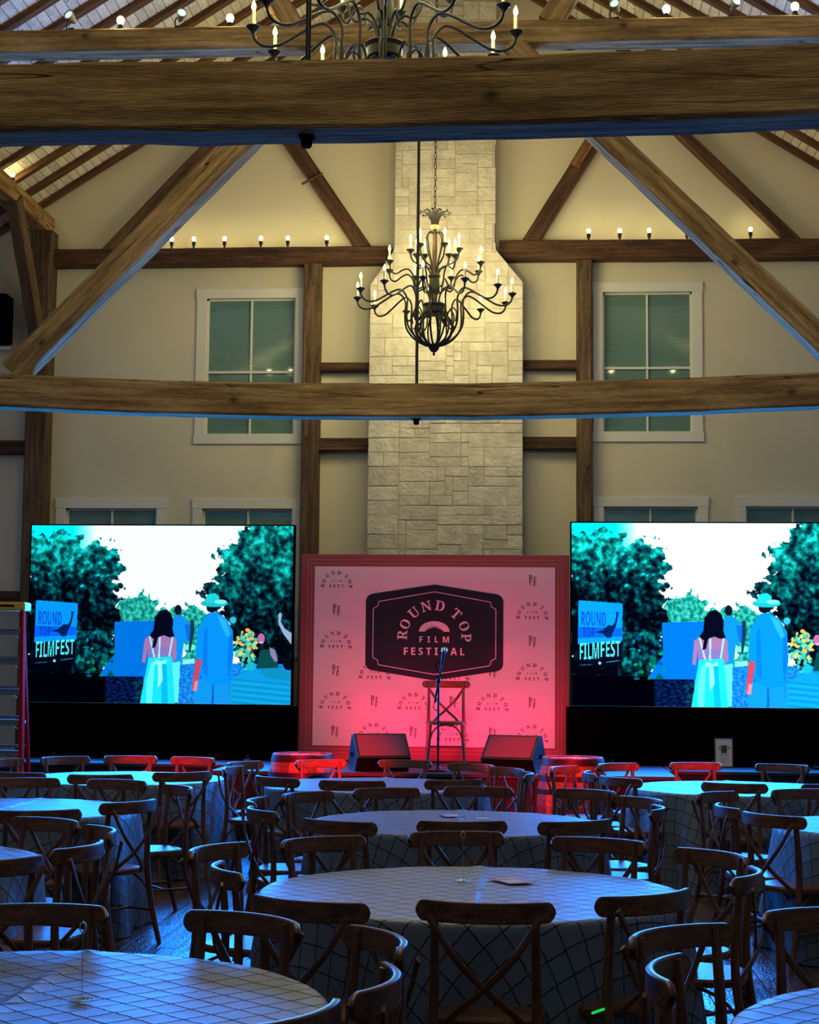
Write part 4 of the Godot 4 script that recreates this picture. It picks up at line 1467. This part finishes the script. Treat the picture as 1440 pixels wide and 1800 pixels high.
	# framed notice at the foot of the right screen
	var sg := thing("notice", "small framed printed notice standing below the right LED screen", "sign", Vector3(2.035, 0.72, -17.80))
	var tilt := Transform3D(Basis(Vector3.RIGHT, -0.06), Vector3.ZERO)
	b = MB.new()
	b.box(Vector3(0, 0.155, 0), Vector3(0.195, 0.305, 0.012), 0.003, tilt)
	b.box(Vector3(0, 0.12, -0.05), Vector3(0.06, 0.22, 0.006), 0.002, Transform3D(Basis(Vector3.RIGHT, 0.3), Vector3.ZERO))
	part("frame", b, M.stave, sg)
	b = MB.new()
	b.box(Vector3(0, 0.155, 0.0065), Vector3(0.172, 0.282, 0.002), 0.0, tilt)
	part("paper", b, M.paper, sg)
	b = MB.new()
	for e in [[0.232, 0.070, 0.010], [0.212, 0.115, 0.010], [0.192, 0.10, 0.009], [0.150, 0.06, 0.004], [0.136, 0.08, 0.004], [0.122, 0.07, 0.004], [0.095, 0.055, 0.004], [0.080, 0.075, 0.004], [0.055, 0.06, 0.004]]:
		# unreadably small lines of print, broken into words
		var x: float = -e[1] * 0.5
		while x < e[1] * 0.5:
			var wd := rng.randf_range(0.008, 0.022)
			b.box(Vector3(x + wd * 0.5, e[0], 0.008), Vector3(wd, e[2], 0.001), 0.0, tilt)
			x += wd + 0.005
	part("print", b, M.ink, sg)
	# chair on the stage
	make_chair()
	copy(chair0, "crossback_chair", Vector3(-0.90, 0.72, -17.28), PI + 0.06, "single cross-back chair on the stage facing the room, behind the microphone")

# ---------------------------------------------------------------- chairs
var chair0: Node3D

func make_chair() -> void:
	# seat front towards -z, back at +z
	var o := thing("crossback_chair", "", "chair", Vector3.ZERO, 0.0, "cross-back chairs")
	chair0 = o
	var wd: Material = M.chair
	var b := MB.new()
	var seat := PackedVector2Array()
	for i in 40:
		var a := TAU * i / 40.0
		var e := 0.62
		var x := signf(cos(a)) * pow(absf(cos(a)), e)
		var y := signf(sin(a)) * pow(absf(sin(a)), e)
		seat.append(Vector2(x * (0.212 + 0.018 * y), y * 0.205))
	b.prism(seat, 0.438, 0.470, 0.010, Transform3D(Basis(Vector3.RIGHT, -PI / 2), Vector3.ZERO), 0.6)
	part("seat", b, wd, o)
	# bentwood top rail with rounded ends
	b = MB.new()
	var n := 48
	var prev := []
	for i in n + 1:
		var f0 := -1.0 + 2.0 * i / n
		var f := signf(f0) * (1.0 - pow(1.0 - absf(f0), 2.1))
		var ang := f * 0.66
		var R := 0.405
		var p := Vector3(sin(ang) * R, 0.853, 0.262 - R + cos(ang) * R)
		var out := Vector3(sin(ang), 0, cos(ang))
		var d := (1.0 - absf(f)) * 0.27
		var hh := 0.038 * sqrt(clampf(1.0 - pow(maxf(0.0, 1.0 - d / 0.034), 2.0), 0.004, 1.0))
		var th := 0.013
		var ch := 0.006
		var ring := []
		for e in [[th, -hh + ch], [th, hh - ch], [th - ch, hh], [-th + ch, hh], [-th, hh - ch], [-th, -hh + ch], [-th + ch, -hh], [th - ch, -hh]]:
			ring.append(p + out * e[0] + Vector3.UP * e[1])
		var nr := [out, out, (out + Vector3.UP * 2).normalized(), (-out + Vector3.UP * 2).normalized(), -out, -out, (-out - Vector3.UP * 2).normalized(), (out - Vector3.UP * 2).normalized()]
		if i > 0:
			var u0 := (i - 1) * 0.05
			var u1 := i * 0.05
			for k in 8:
				var k2 := (k + 1) % 8
				b.quad(prev[0][k], ring[k], ring[k2], prev[0][k2], prev[1][k], nr[k], nr[k2], prev[1][k2], Vector2(u0, k * 0.12), Vector2(u1, k * 0.12), Vector2(u1, k * 0.12 + 0.1), Vector2(u0, k * 0.12 + 0.1))
		else:
			b.flat(PackedVector3Array(ring), Vector3(-1, 0, 0))
		if i == n:
			b.flat(PackedVector3Array(ring), Vector3(1, 0, 0))
		prev = [ring, nr]
	part("top_rail", b, wd, o)
	for s in [-1.0, 1.0]:
		b = MB.new()
		b.tube(MB.spline([Vector3(s * 0.205, 0, 0.285), Vector3(s * 0.195, 0.22, 0.225), Vector3(s * 0.188, 0.46, 0.185), Vector3(s * 0.184, 0.66, 0.185), Vector3(s * 0.184, 0.88, 0.205)], 4), [0.0135, 0.017, 0.019, 0.017, 0.0145], 8, Vector3.RIGHT, 0.75)
		part("rear_leg", b, wd, o)
		b = MB.new()
		b.tube(MB.spline([Vector3(s * 0.168, 0.445, -0.150), Vector3(s * 0.176, 0.25, -0.168), Vector3(s * 0.196, 0.0, -0.205)], 4), [0.019, 0.017, 0.0125], 8, Vector3.RIGHT, 0.75)
		part("front_leg", b, wd, o)
		b = MB.new()
		b.tube(MB.spline([Vector3(s * 0.205, 0.845, 0.258), Vector3(s * 0.11, 0.70, 0.262 + s * 0.006), Vector3(0.0, 0.585, 0.250 + s * 0.008), Vector3(-s * 0.085, 0.51, 0.222), Vector3(-s * 0.135, 0.455, 0.185)], 4), [Vector2(0.006, 0.013), Vector2(0.006, 0.013)], 8, Vector3(0, 0, 1), 0.6)
		part("cross_slat", b, wd, o)
		b = MB.new()
		b.tube(PackedVector3Array([Vector3(s * 0.180, 0.205, -0.172), Vector3(s * 0.194, 0.205, 0.228)]), [0.0095], 6)
		part("stretcher", b, wd, o)
		b = MB.new()
		b.tube(MB.spline([Vector3(s * 0.178, 0.30, -0.160), Vector3(s * 0.176, 0.38, -0.11), Vector3(s * 0.174, 0.432, 0.0), Vector3(s * 0.184, 0.39, 0.13), Vector3(s * 0.192, 0.30, 0.205)], 4), [0.008], 6)
		part("bent_brace", b, wd, o)
	b = MB.new()
	b.tube(MB.spline([Vector3(-0.170, 0.27, -0.168), Vector3(-0.135, 0.37, -0.16), Vector3(-0.06, 0.428, -0.155), Vector3(0.06, 0.428, -0.155), Vector3(0.135, 0.37, -0.16), Vector3(0.170, 0.27, -0.168)], 4), [0.009], 6)
	part("front_brace", b, wd, o)
	b = MB.new()
	b.tube(PackedVector3Array([Vector3(-0.187, 0.205, 0.03), Vector3(0.187, 0.205, 0.03)]), [0.0095], 6)
	part("cross_stretcher", b, wd, o)

const TABLES := {
	"t1": [-1.49, -4.62, "front left table"],
	"t2": [-0.255, -7.22, "middle front table"],
	"t3": [-0.48, -10.45, "second middle table"],
	"t4": [-1.29, -13.70, "table nearest the stage"],
	"t5": [-3.56, -14.10, "table below the left screen"],
	"t6": [1.72, -13.95, "table below the right screen"],
	"t7": [2.46, -10.65, "mid-room right table"],
	"t8": [-3.56, -10.90, "mid-room left table"],
	"t9": [-3.33, -7.90, "barely seen left table"],
	"tR": [1.446, -4.48, "front right corner table"],
}

const CHAIRS := [
	["t1", -1.73, -5.74, -172, "far edge"],
	["t1", -0.57, -4.01, 59, "right edge, nearer us,"],
	["t1", -0.39, -4.54, 87, "right edge"],
	["t1", -0.45, -5.25, 116, "right edge, farther back,"],
	["t1", -0.95, -5.61, 150, "far right edge"],
	["t2", -0.40, -8.61, -167, "far edge"],
	["t2", -1.06, -8.20, -139, "far left edge"],
	["t2", -1.51, -7.72, -112, "left edge, farther back,"],
	["t2", -1.31, -6.92, -71, "left edge, nearer us,"],
	["t2", -0.83, -5.98, -23, "near left edge"],
	["t2", -0.17, -6.01, -2, "near edge"],
	["t2", 0.46, -6.34, 41, "near right edge"],
	["t2", 0.93, -7.08, 76, "right edge"],
	["t2", 0.87, -7.86, 127, "right edge, farther back,"],
	["t2", 0.35, -8.38, 158, "far right edge"],
	["t3", -1.04, -11.66, -155, "far left edge"],
	["t3", -1.55, -11.15, -126, "left edge, farther back,"],
	["t3", -1.78, -10.49, -91, "left edge"],
	["t3", -1.64, -9.77, -63, "left edge, nearer us,"],
	["t3", -1.09, -9.10, -28, "near left edge"],
	["t3", -0.38, -9.18, 9, "near edge"],
	["t3", 0.27, -9.32, 34, "near right edge"],
	["t3", 0.79, -10.36, 87, "right edge"],
	["t3", 0.75, -11.10, 124, "right edge, farther back,"],
	["t3", 0.40, -11.81, 148, "far right edge"],
	["t3", -0.38, -11.93, 176, "far edge"],
	["t4", -1.17, -15.31, 175, "far edge"],
	["t4", -1.96, -15.16, -152, "far left edge"],
	["t4", -2.60, -14.66, -120, "left edge, farther back,"],
	["t4", -2.55, -13.83, -101, "left edge"],
	["t4", -2.00, -12.65, -38, "near left edge"],
	["t4", -1.35, -12.35, 0, "near edge"],
	["t4", -0.57, -12.64, 29, "near right edge"],
	["t4", -0.02, -13.67, 95, "right edge"],
	["t4", -0.17, -14.29, 125, "right edge, farther back,"],
	["t4", -0.52, -14.88, 148, "far right edge"],
	["t5", -3.78, -15.39, -171, "far edge"],
	["t5", -4.35, -15.09, -137, "far left edge"],
	["t5", -4.76, -14.51, -116, "left edge, farther back,"],
	["t5", -4.06, -12.77, -17, "near left edge"],
	["t5", -3.34, -12.63, 14, "near edge"],
	["t5", -2.77, -13.07, 32, "near right edge"],
	["t5", -3.14, -15.30, 156, "far right edge"],
	["t6", 1.50, -15.56, -167, "far edge"],
	["t6", 0.75, -15.25, -141, "far left edge"],
	["t6", 0.24, -14.62, -121, "left edge, farther back,"],
	["t6", 0.45, -13.84, -88, "left edge"],
	["t6", 0.66, -13.24, -51, "left edge, nearer us,"],
	["t6", 1.52, -12.70, -16, "near edge"],
	["t6", 2.27, -12.80, 32, "near right edge"],
	["t6", 2.97, -14.99, 136, "right edge, farther back,"],
	["t6", 2.31, -15.46, 156, "far right edge"],
	["t7", 1.93, -12.18, -161, "far left edge"],
	["t7", 1.25, -11.73, -130, "left edge, farther back,"],
	["t7", 1.19, -10.56, -82, "left edge"],
	["t7", 1.39, -9.96, -50, "left edge, nearer us,"],
	["t8", -3.78, -12.15, -163, "far edge"],
	["t8", -2.85, -9.44, 25, "near right edge"],
	["t8", -2.47, -10.18, 60, "right edge, nearer us,"],
	["t8", -2.45, -11.54, 125, "right edge, farther back,"],
	["t8", -3.05, -12.11, 164, "far right edge"],
	["t9", -2.29, -7.04, 49, "right edge, nearer us,"],
	["t9", -2.08, -7.67, 78, "right edge"],
	["t9", -2.20, -8.48, 121, "right edge, farther back,"],
	["t9", -2.63, -8.96, 151, "far right edge"],
	["tR", 1.03, -6.04, -163, "far edge"],
	["tR", 0.45, -5.51, -136, "far left edge"],
	["tR", 0.36, -4.81, -100, "left edge, farther back,"],
]

func cloth_mesh(sd: int, turn: float) -> ArrayMesh:
	var R := 0.925
	var H := 0.768
	var st := SurfaceTool.new()
	st.begin(Mesh.PRIMITIVE_TRIANGLES)
	st.set_smooth_group(0)
	var A := 144
	var nz := noise(sd, 1.0, 2)
	var rings := []
	var rad := []
	for i in 20:
		rad.append([R * 0.985 * i / 19.0, 0.0])
	for e in [[0.997, 0.006], [1.004, 0.018], [1.007, 0.04], [1.009, 0.09], [1.012, 0.16], [1.016, 0.25], [1.02, 0.36], [1.025, 0.48], [1.03, 0.60], [1.036, 0.70], [1.042, 0.762]]:
		rad.append([R * e[0], e[1]])
	var cr := cos(turn)
	var sr := sin(turn)
	var fold := 9 + sd % 4
	for e in rad:
		var ring := []
		for a in A:
			var th := TAU * a / A
			var drop: float = e[1]
			var r: float = e[0]
			var c := cos(th)
			var s := sin(th)
			if drop > 0.03:
				var k := (drop - 0.03) / 0.73
				r += (sin(th * fold + sd + nz.get_noise_2d(th * 0.7, 3.0) * 3.0) * 0.055 + nz.get_noise_2d(c * 2.4, s * 2.4) * 0.07 + absf(sin(th * (fold + 5) * 0.5 + sd * 2.0)) * 0.03) * k
			var y := H - drop
			if drop == 0.0:
				y += nz.get_noise_2d(r * c * 3.0, r * s * 3.0) * 0.003
				# pressed fold lines across the top
				var d1 := absf(r * c - 0.012)
				y += 0.008 * exp(-pow(d1 / 0.022, 2.0))
			var arc: float = r if drop == 0.0 else R + drop
			var ux := arc * c
			var uz := arc * s
			ring.append([Vector3(r * c, y, r * s), Vector2(ux * cr + uz * sr, -ux * sr + uz * cr) / 0.38])
		rings.append(ring)
	for i in rad.size() - 1:
		for a in A:
			var b := (a + 1) % A
			for t in [[i, a, i + 1, a, i + 1, b], [i, a, i + 1, b, i, b]]:
				if i == 0 and t[4] == 0:
					continue
				var p: Array = rings[t[0]][t[1]]
				var q: Array = rings[t[2]][t[3]]
				var u: Array = rings[t[4]][t[5]]
				for v in [p, u, q]:
					st.set_uv(v[1])
					st.add_vertex(v[0])
	st.index()
	st.generate_normals()
	var m := st.commit()
	m.surface_set_material(0, M.cloth)
	return m

func tables_and_chairs() -> void:
	var k := 0
	for id in TABLES:
		var t: Array = TABLES[id]
		var o := put("tablecloth", cloth_mesh(200 + k * 7, [0.73, 0.77, 0.75, 0.8, 0.7, 0.78, 0.72, 0.74, 0.9, 0.72][k]))
		o.position = Vector3(t[0], 0, t[1])
		tag(o, "floor-length grey pintucked cloth covering the " + t[2], "tablecloth", "cloths on the round tables")
		k += 1
	var first := true
	for c in CHAIRS:
		var a := deg_to_rad(c[3])
		var label: String = "dark cross-back chair at the %s of the %s" % [c[4].trim_suffix(","), TABLES[c[0]][2]]
		var at := Vector3(c[1] - sin(a) * 0.24, 0, c[2] - cos(a) * 0.24)
		if first:
			chair0.position = at
			chair0.rotation.y = a
			chair0.set_meta("label", label)
			chair0.set_meta("group", "cross-back chairs at the tables")
			first = false
		else:
			copy(chair0, "crossback_chair", at, a, label)

func table_things() -> void:
	var spots := [[-1.283, -4.692, "front left"], [-0.316, -7.529, "middle front"], [-0.320, -10.685, "second centre"]]
	for e in spots:
		var o := thing("card_holder", "thin silver wire card holder with coiled base on the %s table" % e[2], "card holder", Vector3(e[0], 0.774, e[1]), 0.0, "card holders on the tables")
		var pts := PackedVector3Array()
		for i in 73:
			var a := TAU * i / 24.0
			var r := 0.006 + 0.034 * i / 72.0
			pts.append(Vector3(cos(a) * r, 0.002, sin(a) * r))
		var b := MB.new()
		b.tube(pts, [0.0016], 5)
		part("coil_base", b, M.wire, o)
		b = MB.new()
		b.tube(PackedVector3Array([Vector3(0.006, 0.002, 0), Vector3(0.004, 0.19, 0)]), [0.0011], 5)
		part("stem", b, M.wire, o)
		b = MB.new()
		pts = PackedVector3Array()
		for i in 41:
			var a := TAU * i / 20.0 - PI / 2
			var r := 0.013 - 0.003 * i / 40.0
			pts.append(Vector3(0.004 + cos(a) * r * 0.8, 0.205 + sin(a) * r * 1.25, (0.002 if i > 20 else -0.002)))
		b.tube(pts, [0.0016], 5)
		part("clip_ring", b, M.wire, o)
	for e in [[-0.09, -7.563, 0.5, "middle front"], [-0.521, -10.856, 0.25, "second centre"]]:
		var o := thing("flyer", "small pink printed flyer lying flat on the %s table" % e[3], "flyer", Vector3(e[0], 0.776, e[1]), e[2], "flyers on the tables")
		var b := MB.new()
		b.box(Vector3.ZERO, Vector3(0.14, 0.0012, 0.21), 0.0)
		part("sheet", b, M.flyer, o)
		b = MB.new()
		b.box(Vector3(-0.012, 0.001, 0.03), Vector3(0.085, 0.0008, 0.085), 0.0)
		b.box(Vector3(0, 0.001, -0.06), Vector3(0.10, 0.0008, 0.02), 0.0)
		b.box(Vector3(0, 0.001, -0.085), Vector3(0.07, 0.0008, 0.012), 0.0)
		part("print", b, M.paper, o)
	var g := MB.new()
	g.tube(PackedVector3Array([Vector3(-0.025, 0, 0.02), Vector3(-0.022, 0, 0.017), Vector3(0.022, 0.002, -0.05), Vector3(0.025, 0.002, -0.055)]), [0.003, 0.005, 0.005, 0.003], 8)
	var go := solo("green_strip", g, M.green, "short glowing green strip on a dark chair seat at the middle front table", "glow stick")  # short green emissive strip at seat height
	go.position = Vector3(0.245, 0.476, -6.20)

# ---------------------------------------------------------------- chandeliers
func at_angle(prof: Array, a: float, per := 4) -> PackedVector3Array:
	var p := []
	for q in prof:
		p.append(Vector3(cos(a) * q[0], q[1], sin(a) * q[0]))
	return MB.spline(p, per)

func chandeliers() -> void:
	var o := thing("chandelier", "large black iron three-tier candle chandelier hanging in front of the chimney", "chandelier", Vector3(-1.086, 5.825, -17.7), 0.0, "iron chandeliers down the nave")
	var b := MB.new()
	b.lathe([Vector2(0, -0.20), Vector2(0.028, -0.20), Vector2(0.03, 0.1), Vector2(0.036, 0.2), Vector2(0.026, 0.34), Vector2(0.030, 0.55), Vector2(0.022, 0.74), Vector2(0, 0.76)], 14)
	part("stem", b, M.bronze, o)
	b = MB.new()
	b.lathe([Vector2(0, -0.215), Vector2(0.09, -0.215), Vector2(0.115, -0.19), Vector2(0.12, -0.13), Vector2(0.135, -0.105), Vector2(0.13, -0.095), Vector2(0.04, -0.085), Vector2(0, -0.085)], 22)
	part("hub_bowl", b, M.iron, o)
	b = MB.new()
	b.lathe([Vector2(0, 0.02), Vector2(0.05, 0.02), Vector2(0.06, 0.06), Vector2(0.055, 0.19), Vector2(0.07, 0.22), Vector2(0.065, 0.235), Vector2(0, 0.235)], 18)
	part("stem_collar", b, M.iron, o)
	b = MB.new()
	b.lathe([Vector2(0, 0.75), Vector2(0.05, 0.762), Vector2(0.062, 0.785), Vector2(0.045, 0.80), Vector2(0, 0.805)], 20)
	part("crown_disc", b, M.copper, o)
	b = MB.new()
	b.lathe([Vector2(0, -0.67), Vector2(0.012, -0.665), Vector2(0.014, -0.645), Vector2(0.008, -0.635), Vector2(0.03, -0.625), Vector2(0.055, -0.595), Vector2(0.06, -0.56), Vector2(0.05, -0.54), Vector2(0, -0.54)], 18)
	part("finial", b, M.iron, o)
	for k in 12:
		b = MB.new()
		b.tube(at_angle([[0.035, 0.80], [0.05, 0.87], [0.09, 0.925], [0.14 + 0.03 * (k % 2), 0.945 - 0.02 * (k % 2)], [0.185 - 0.02 * (k % 2), 0.915 + 0.03 * (k % 2)]], TAU * k / 12 + 0.1, 3), [Vector2(0.005, 0.012), Vector2(0.006, 0.019), Vector2(0.006, 0.018), Vector2(0.004, 0.009)], 6)
		part("crown_leaf", b, M.iron, o)
	for k in 12:
		b = MB.new()
		b.tube(at_angle([[0.08, -0.20], [0.15, -0.235], [0.205, -0.32], [0.205, -0.41], [0.15, -0.50], [0.03, -0.565]], TAU * k / 12 + 0.13, 3), [0.0095], 7)
		part("cage_rib", b, M.iron, o)
	for k in 6:
		b = MB.new()
		b.tube(at_angle([[0.02, 0.70], [0.06, 0.715], [0.10, 0.66], [0.085, 0.53], [0.05, 0.40], [0.03, 0.28]], TAU * k / 6 + 0.3, 3), [0.008], 7)
		part("upper_scroll", b, M.iron, o)
	for k in 8:
		b = MB.new()
		b.tube(at_angle([[0.235, -0.36], [0.165, -0.31], [0.155, -0.21], [0.205, -0.14], [0.255, -0.2], [0.24, -0.30]], TAU * k / 8 + 0.2, 3), [0.008], 7)
		part("lower_scroll", b, M.iron, o)
	var cup := MB.new()
	cup.lathe([Vector2(0, -0.045), Vector2(0.012, -0.045), Vector2(0.018, -0.03), Vector2(0.036, -0.010), Vector2(0.047, 0.0), Vector2(0.047, 0.006), Vector2(0.018, 0.006), Vector2(0.016, 0.018), Vector2(0, 0.018)], 16)
	var cupm := cup.mesh(M.iron)
	var sl := MB.new()
	sl.lathe([Vector2(0.0125, 0.012), Vector2(0.0125, 0.112), Vector2(0, 0.114)], 10)
	var slm := sl.mesh(M.candle)
	var fl := MB.new()
	fl.lathe([Vector2(0.006, 0.113), Vector2(0.013, 0.122), Vector2(0.0165, 0.137), Vector2(0.013, 0.156), Vector2(0.005, 0.174), Vector2(0, 0.184)], 10)
	var flm := fl.mesh(M.flame)
	for tier in [
			[12, 0.08, [[0.03, -0.56], [0.13, -0.535], [0.235, -0.46], [0.31, -0.35], [0.325, -0.21], [0.32, -0.06], [0.385, 0.03], [0.47, 0.015], [0.60, -0.065], [0.70, -0.12], [0.79, -0.125], [0.845, -0.085], [0.86, -0.03]], 0.011],
			[8, 0.30, [[0.045, -0.10], [0.075, 0.03], [0.13, 0.085], [0.19, 0.065], [0.235, 0.115], [0.255, 0.20], [0.315, 0.265], [0.39, 0.245], [0.46, 0.20], [0.52, 0.225], [0.54, 0.30]], 0.010],
			[6, 0.05, [[0.03, 0.22], [0.075, 0.31], [0.13, 0.335], [0.19, 0.36], [0.25, 0.41], [0.27, 0.49]], 0.010]]:
		for k in tier[0]:
			var a: float = TAU * k / tier[0] + tier[1]
			b = MB.new()
			b.tube(at_angle(tier[2], a, 3), [tier[3]], 8)
			var arm := part("arm", b, M.iron, o)
			var e: Array = tier[2][-1]
			var at := Vector3(cos(a) * e[0], e[1] + 0.03, sin(a) * e[0])
			put("drip_cup", cupm, arm).position = at
			put("candle_sleeve", slm, arm).position = at
			put("candle_bulb", flm, arm).position = at
			lamp(arm, at + Vector3(0, 0.145, 0), WARM, CANDLE_E * (1.0 if tier[0] == 12 else 0.9), 0.014)
	# chain up to the ridge
	var lk := MB.new()
	var ring := PackedVector3Array()
	for i in 13:
		var a := TAU * i / 12.0
		ring.append(Vector3(cos(a) * 0.0135, sin(a) * 0.036, 0))
	lk.tube(ring, [0.0042], 5, Vector3.BACK)
	var lkm := lk.mesh(M.iron)
	var y := 0.835
	var i := 0
	while y < 4.86:
		var l := put("chain_link", lkm, o)
		l.position = Vector3(0, y, 0)
		l.rotation.y = 0.6 + (PI / 2 if i % 2 else 0.0)
		y += 0.0625
		i += 1
	copy(o, "chandelier", Vector3(-0.975, 5.90, -10.35), 0.18, "large black iron chandelier cut off by the top of the picture")
	var third := copy(o, "chandelier", Vector3(-1.0, 5.90, -4.1), 0.4, "added unseen iron chandelier overhead nearer the camera, warming the nearest tie beam")  # out-of-view chandelier added as warm fill for the near tie beam
	for l in third.find_children("*", "OmniLight3D", true, false):
		l.light_energy *= 0.36

func left_corner() -> void:
	var o := thing("wall_speaker", "black loudspeaker box on the aisle wall at the left picture edge", "speaker", Vector3(-6.76, 6.06, -19.82))
	var b := MB.new()
	b.box(Vector3(0, 0, 0.0), Vector3(0.40, 0.60, 0.30), 0.012)
	part("cabinet", b, M.black, o)
	b = MB.new()
	b.lathe([Vector2(0.13, 0.0), Vector2(0.135, 0.008), Vector2(0.12, 0.012), Vector2(0.09, -0.01), Vector2(0.03, -0.03), Vector2(0, -0.028)], 24, Transform3D(Basis(Vector3.RIGHT, PI / 2), Vector3(-0.03, 0.0, 0.155)))
	part("woofer", b, M.grille, o)
	b = MB.new()
	b.box(Vector3(0, -0.36, -0.10), Vector3(0.44, 0.04, 0.16), 0.004)
	b.box(Vector3(0.26, -0.42, -0.165), Vector3(0.02, 0.7, 0.02), 0.004)
	part("bracket", b, M.trim, o)
	# stepladder
	o = thing("stepladder", "red fibreglass stepladder with yellow cap at the left picture edge", "ladder", Vector3(-5.395, 0, -16.5))
	var top := 2.30
	for s in [-1.0, 1.0]:
		b = MB.new()
		b.beam(Vector3(s * 0.42, 0, 0.62), Vector3(s * 0.195, top, 0.05), 0.035, 0.085, Vector3.BACK, 2, 0.0)
		part("front_rail", b, M.ladder, o)
		b = MB.new()
		b.beam(Vector3(s * 0.20, 0, -0.42), Vector3(s * 0.16, top, -0.06), 0.03, 0.05, Vector3.BACK, 2, 0.0)
		part("rear_rail", b, M.ladder, o)
		b = MB.new()
		b.box(Vector3(s * 0.42, 0.02, 0.62), Vector3(0.05, 0.04, 0.10), 0.006)
		part("foot", b, M.black, o)
		b = MB.new()
		b.beam(Vector3(s * 0.30, 1.12, 0.34), Vector3(s * 0.175, 1.16, -0.22), 0.006, 0.022, Vector3.UP, 2, 0.0)
		part("spreader", b, M.alu, o)
	b = MB.new()
	b.box(Vector3(0, top + 0.03, 0.0), Vector3(0.46, 0.085, 0.22), 0.012)
	var cap := part("top_cap", b, M.cap, o)
	b = MB.new()
	b.box(Vector3(0.04, top + 0.035, 0.111), Vector3(0.16, 0.022, 0.004), 0.001)
	part("cap_label", b, M.black, cap)
	for k in 7:
		var f := (k + 0.9) / 7.6
		var hw: float = lerp(0.42, 0.195, f) - 0.02
		b = MB.new()
		b.box(Vector3(0, top * f, lerp(0.62, 0.05, f)), Vector3(hw * 2, 0.022, 0.085), 0.004)
		b.box(Vector3(0, top * f - 0.025, lerp(0.62, 0.05, f) + 0.04), Vector3(hw * 2, 0.05, 0.005), 0.001)
		for s in [-1.0, 1.0]:
			b.beam(Vector3(s * (hw - 0.01), top * f - 0.08, lerp(0.62, 0.05, f) + 0.05), Vector3(s * (hw - 0.10), top * f - 0.015, lerp(0.62, 0.05, f) + 0.05), 0.006, 0.016, Vector3.BACK, 1, 0.0)
		part("tread", b, M.alu, o)
		if k < 6:
			b = MB.new()
			b.box(Vector3(0, top * f + 0.02, lerp(-0.42, -0.06, f)), Vector3(0.35, 0.03, 0.02), 0.003)
			part("rear_brace", b, M.alu, o)
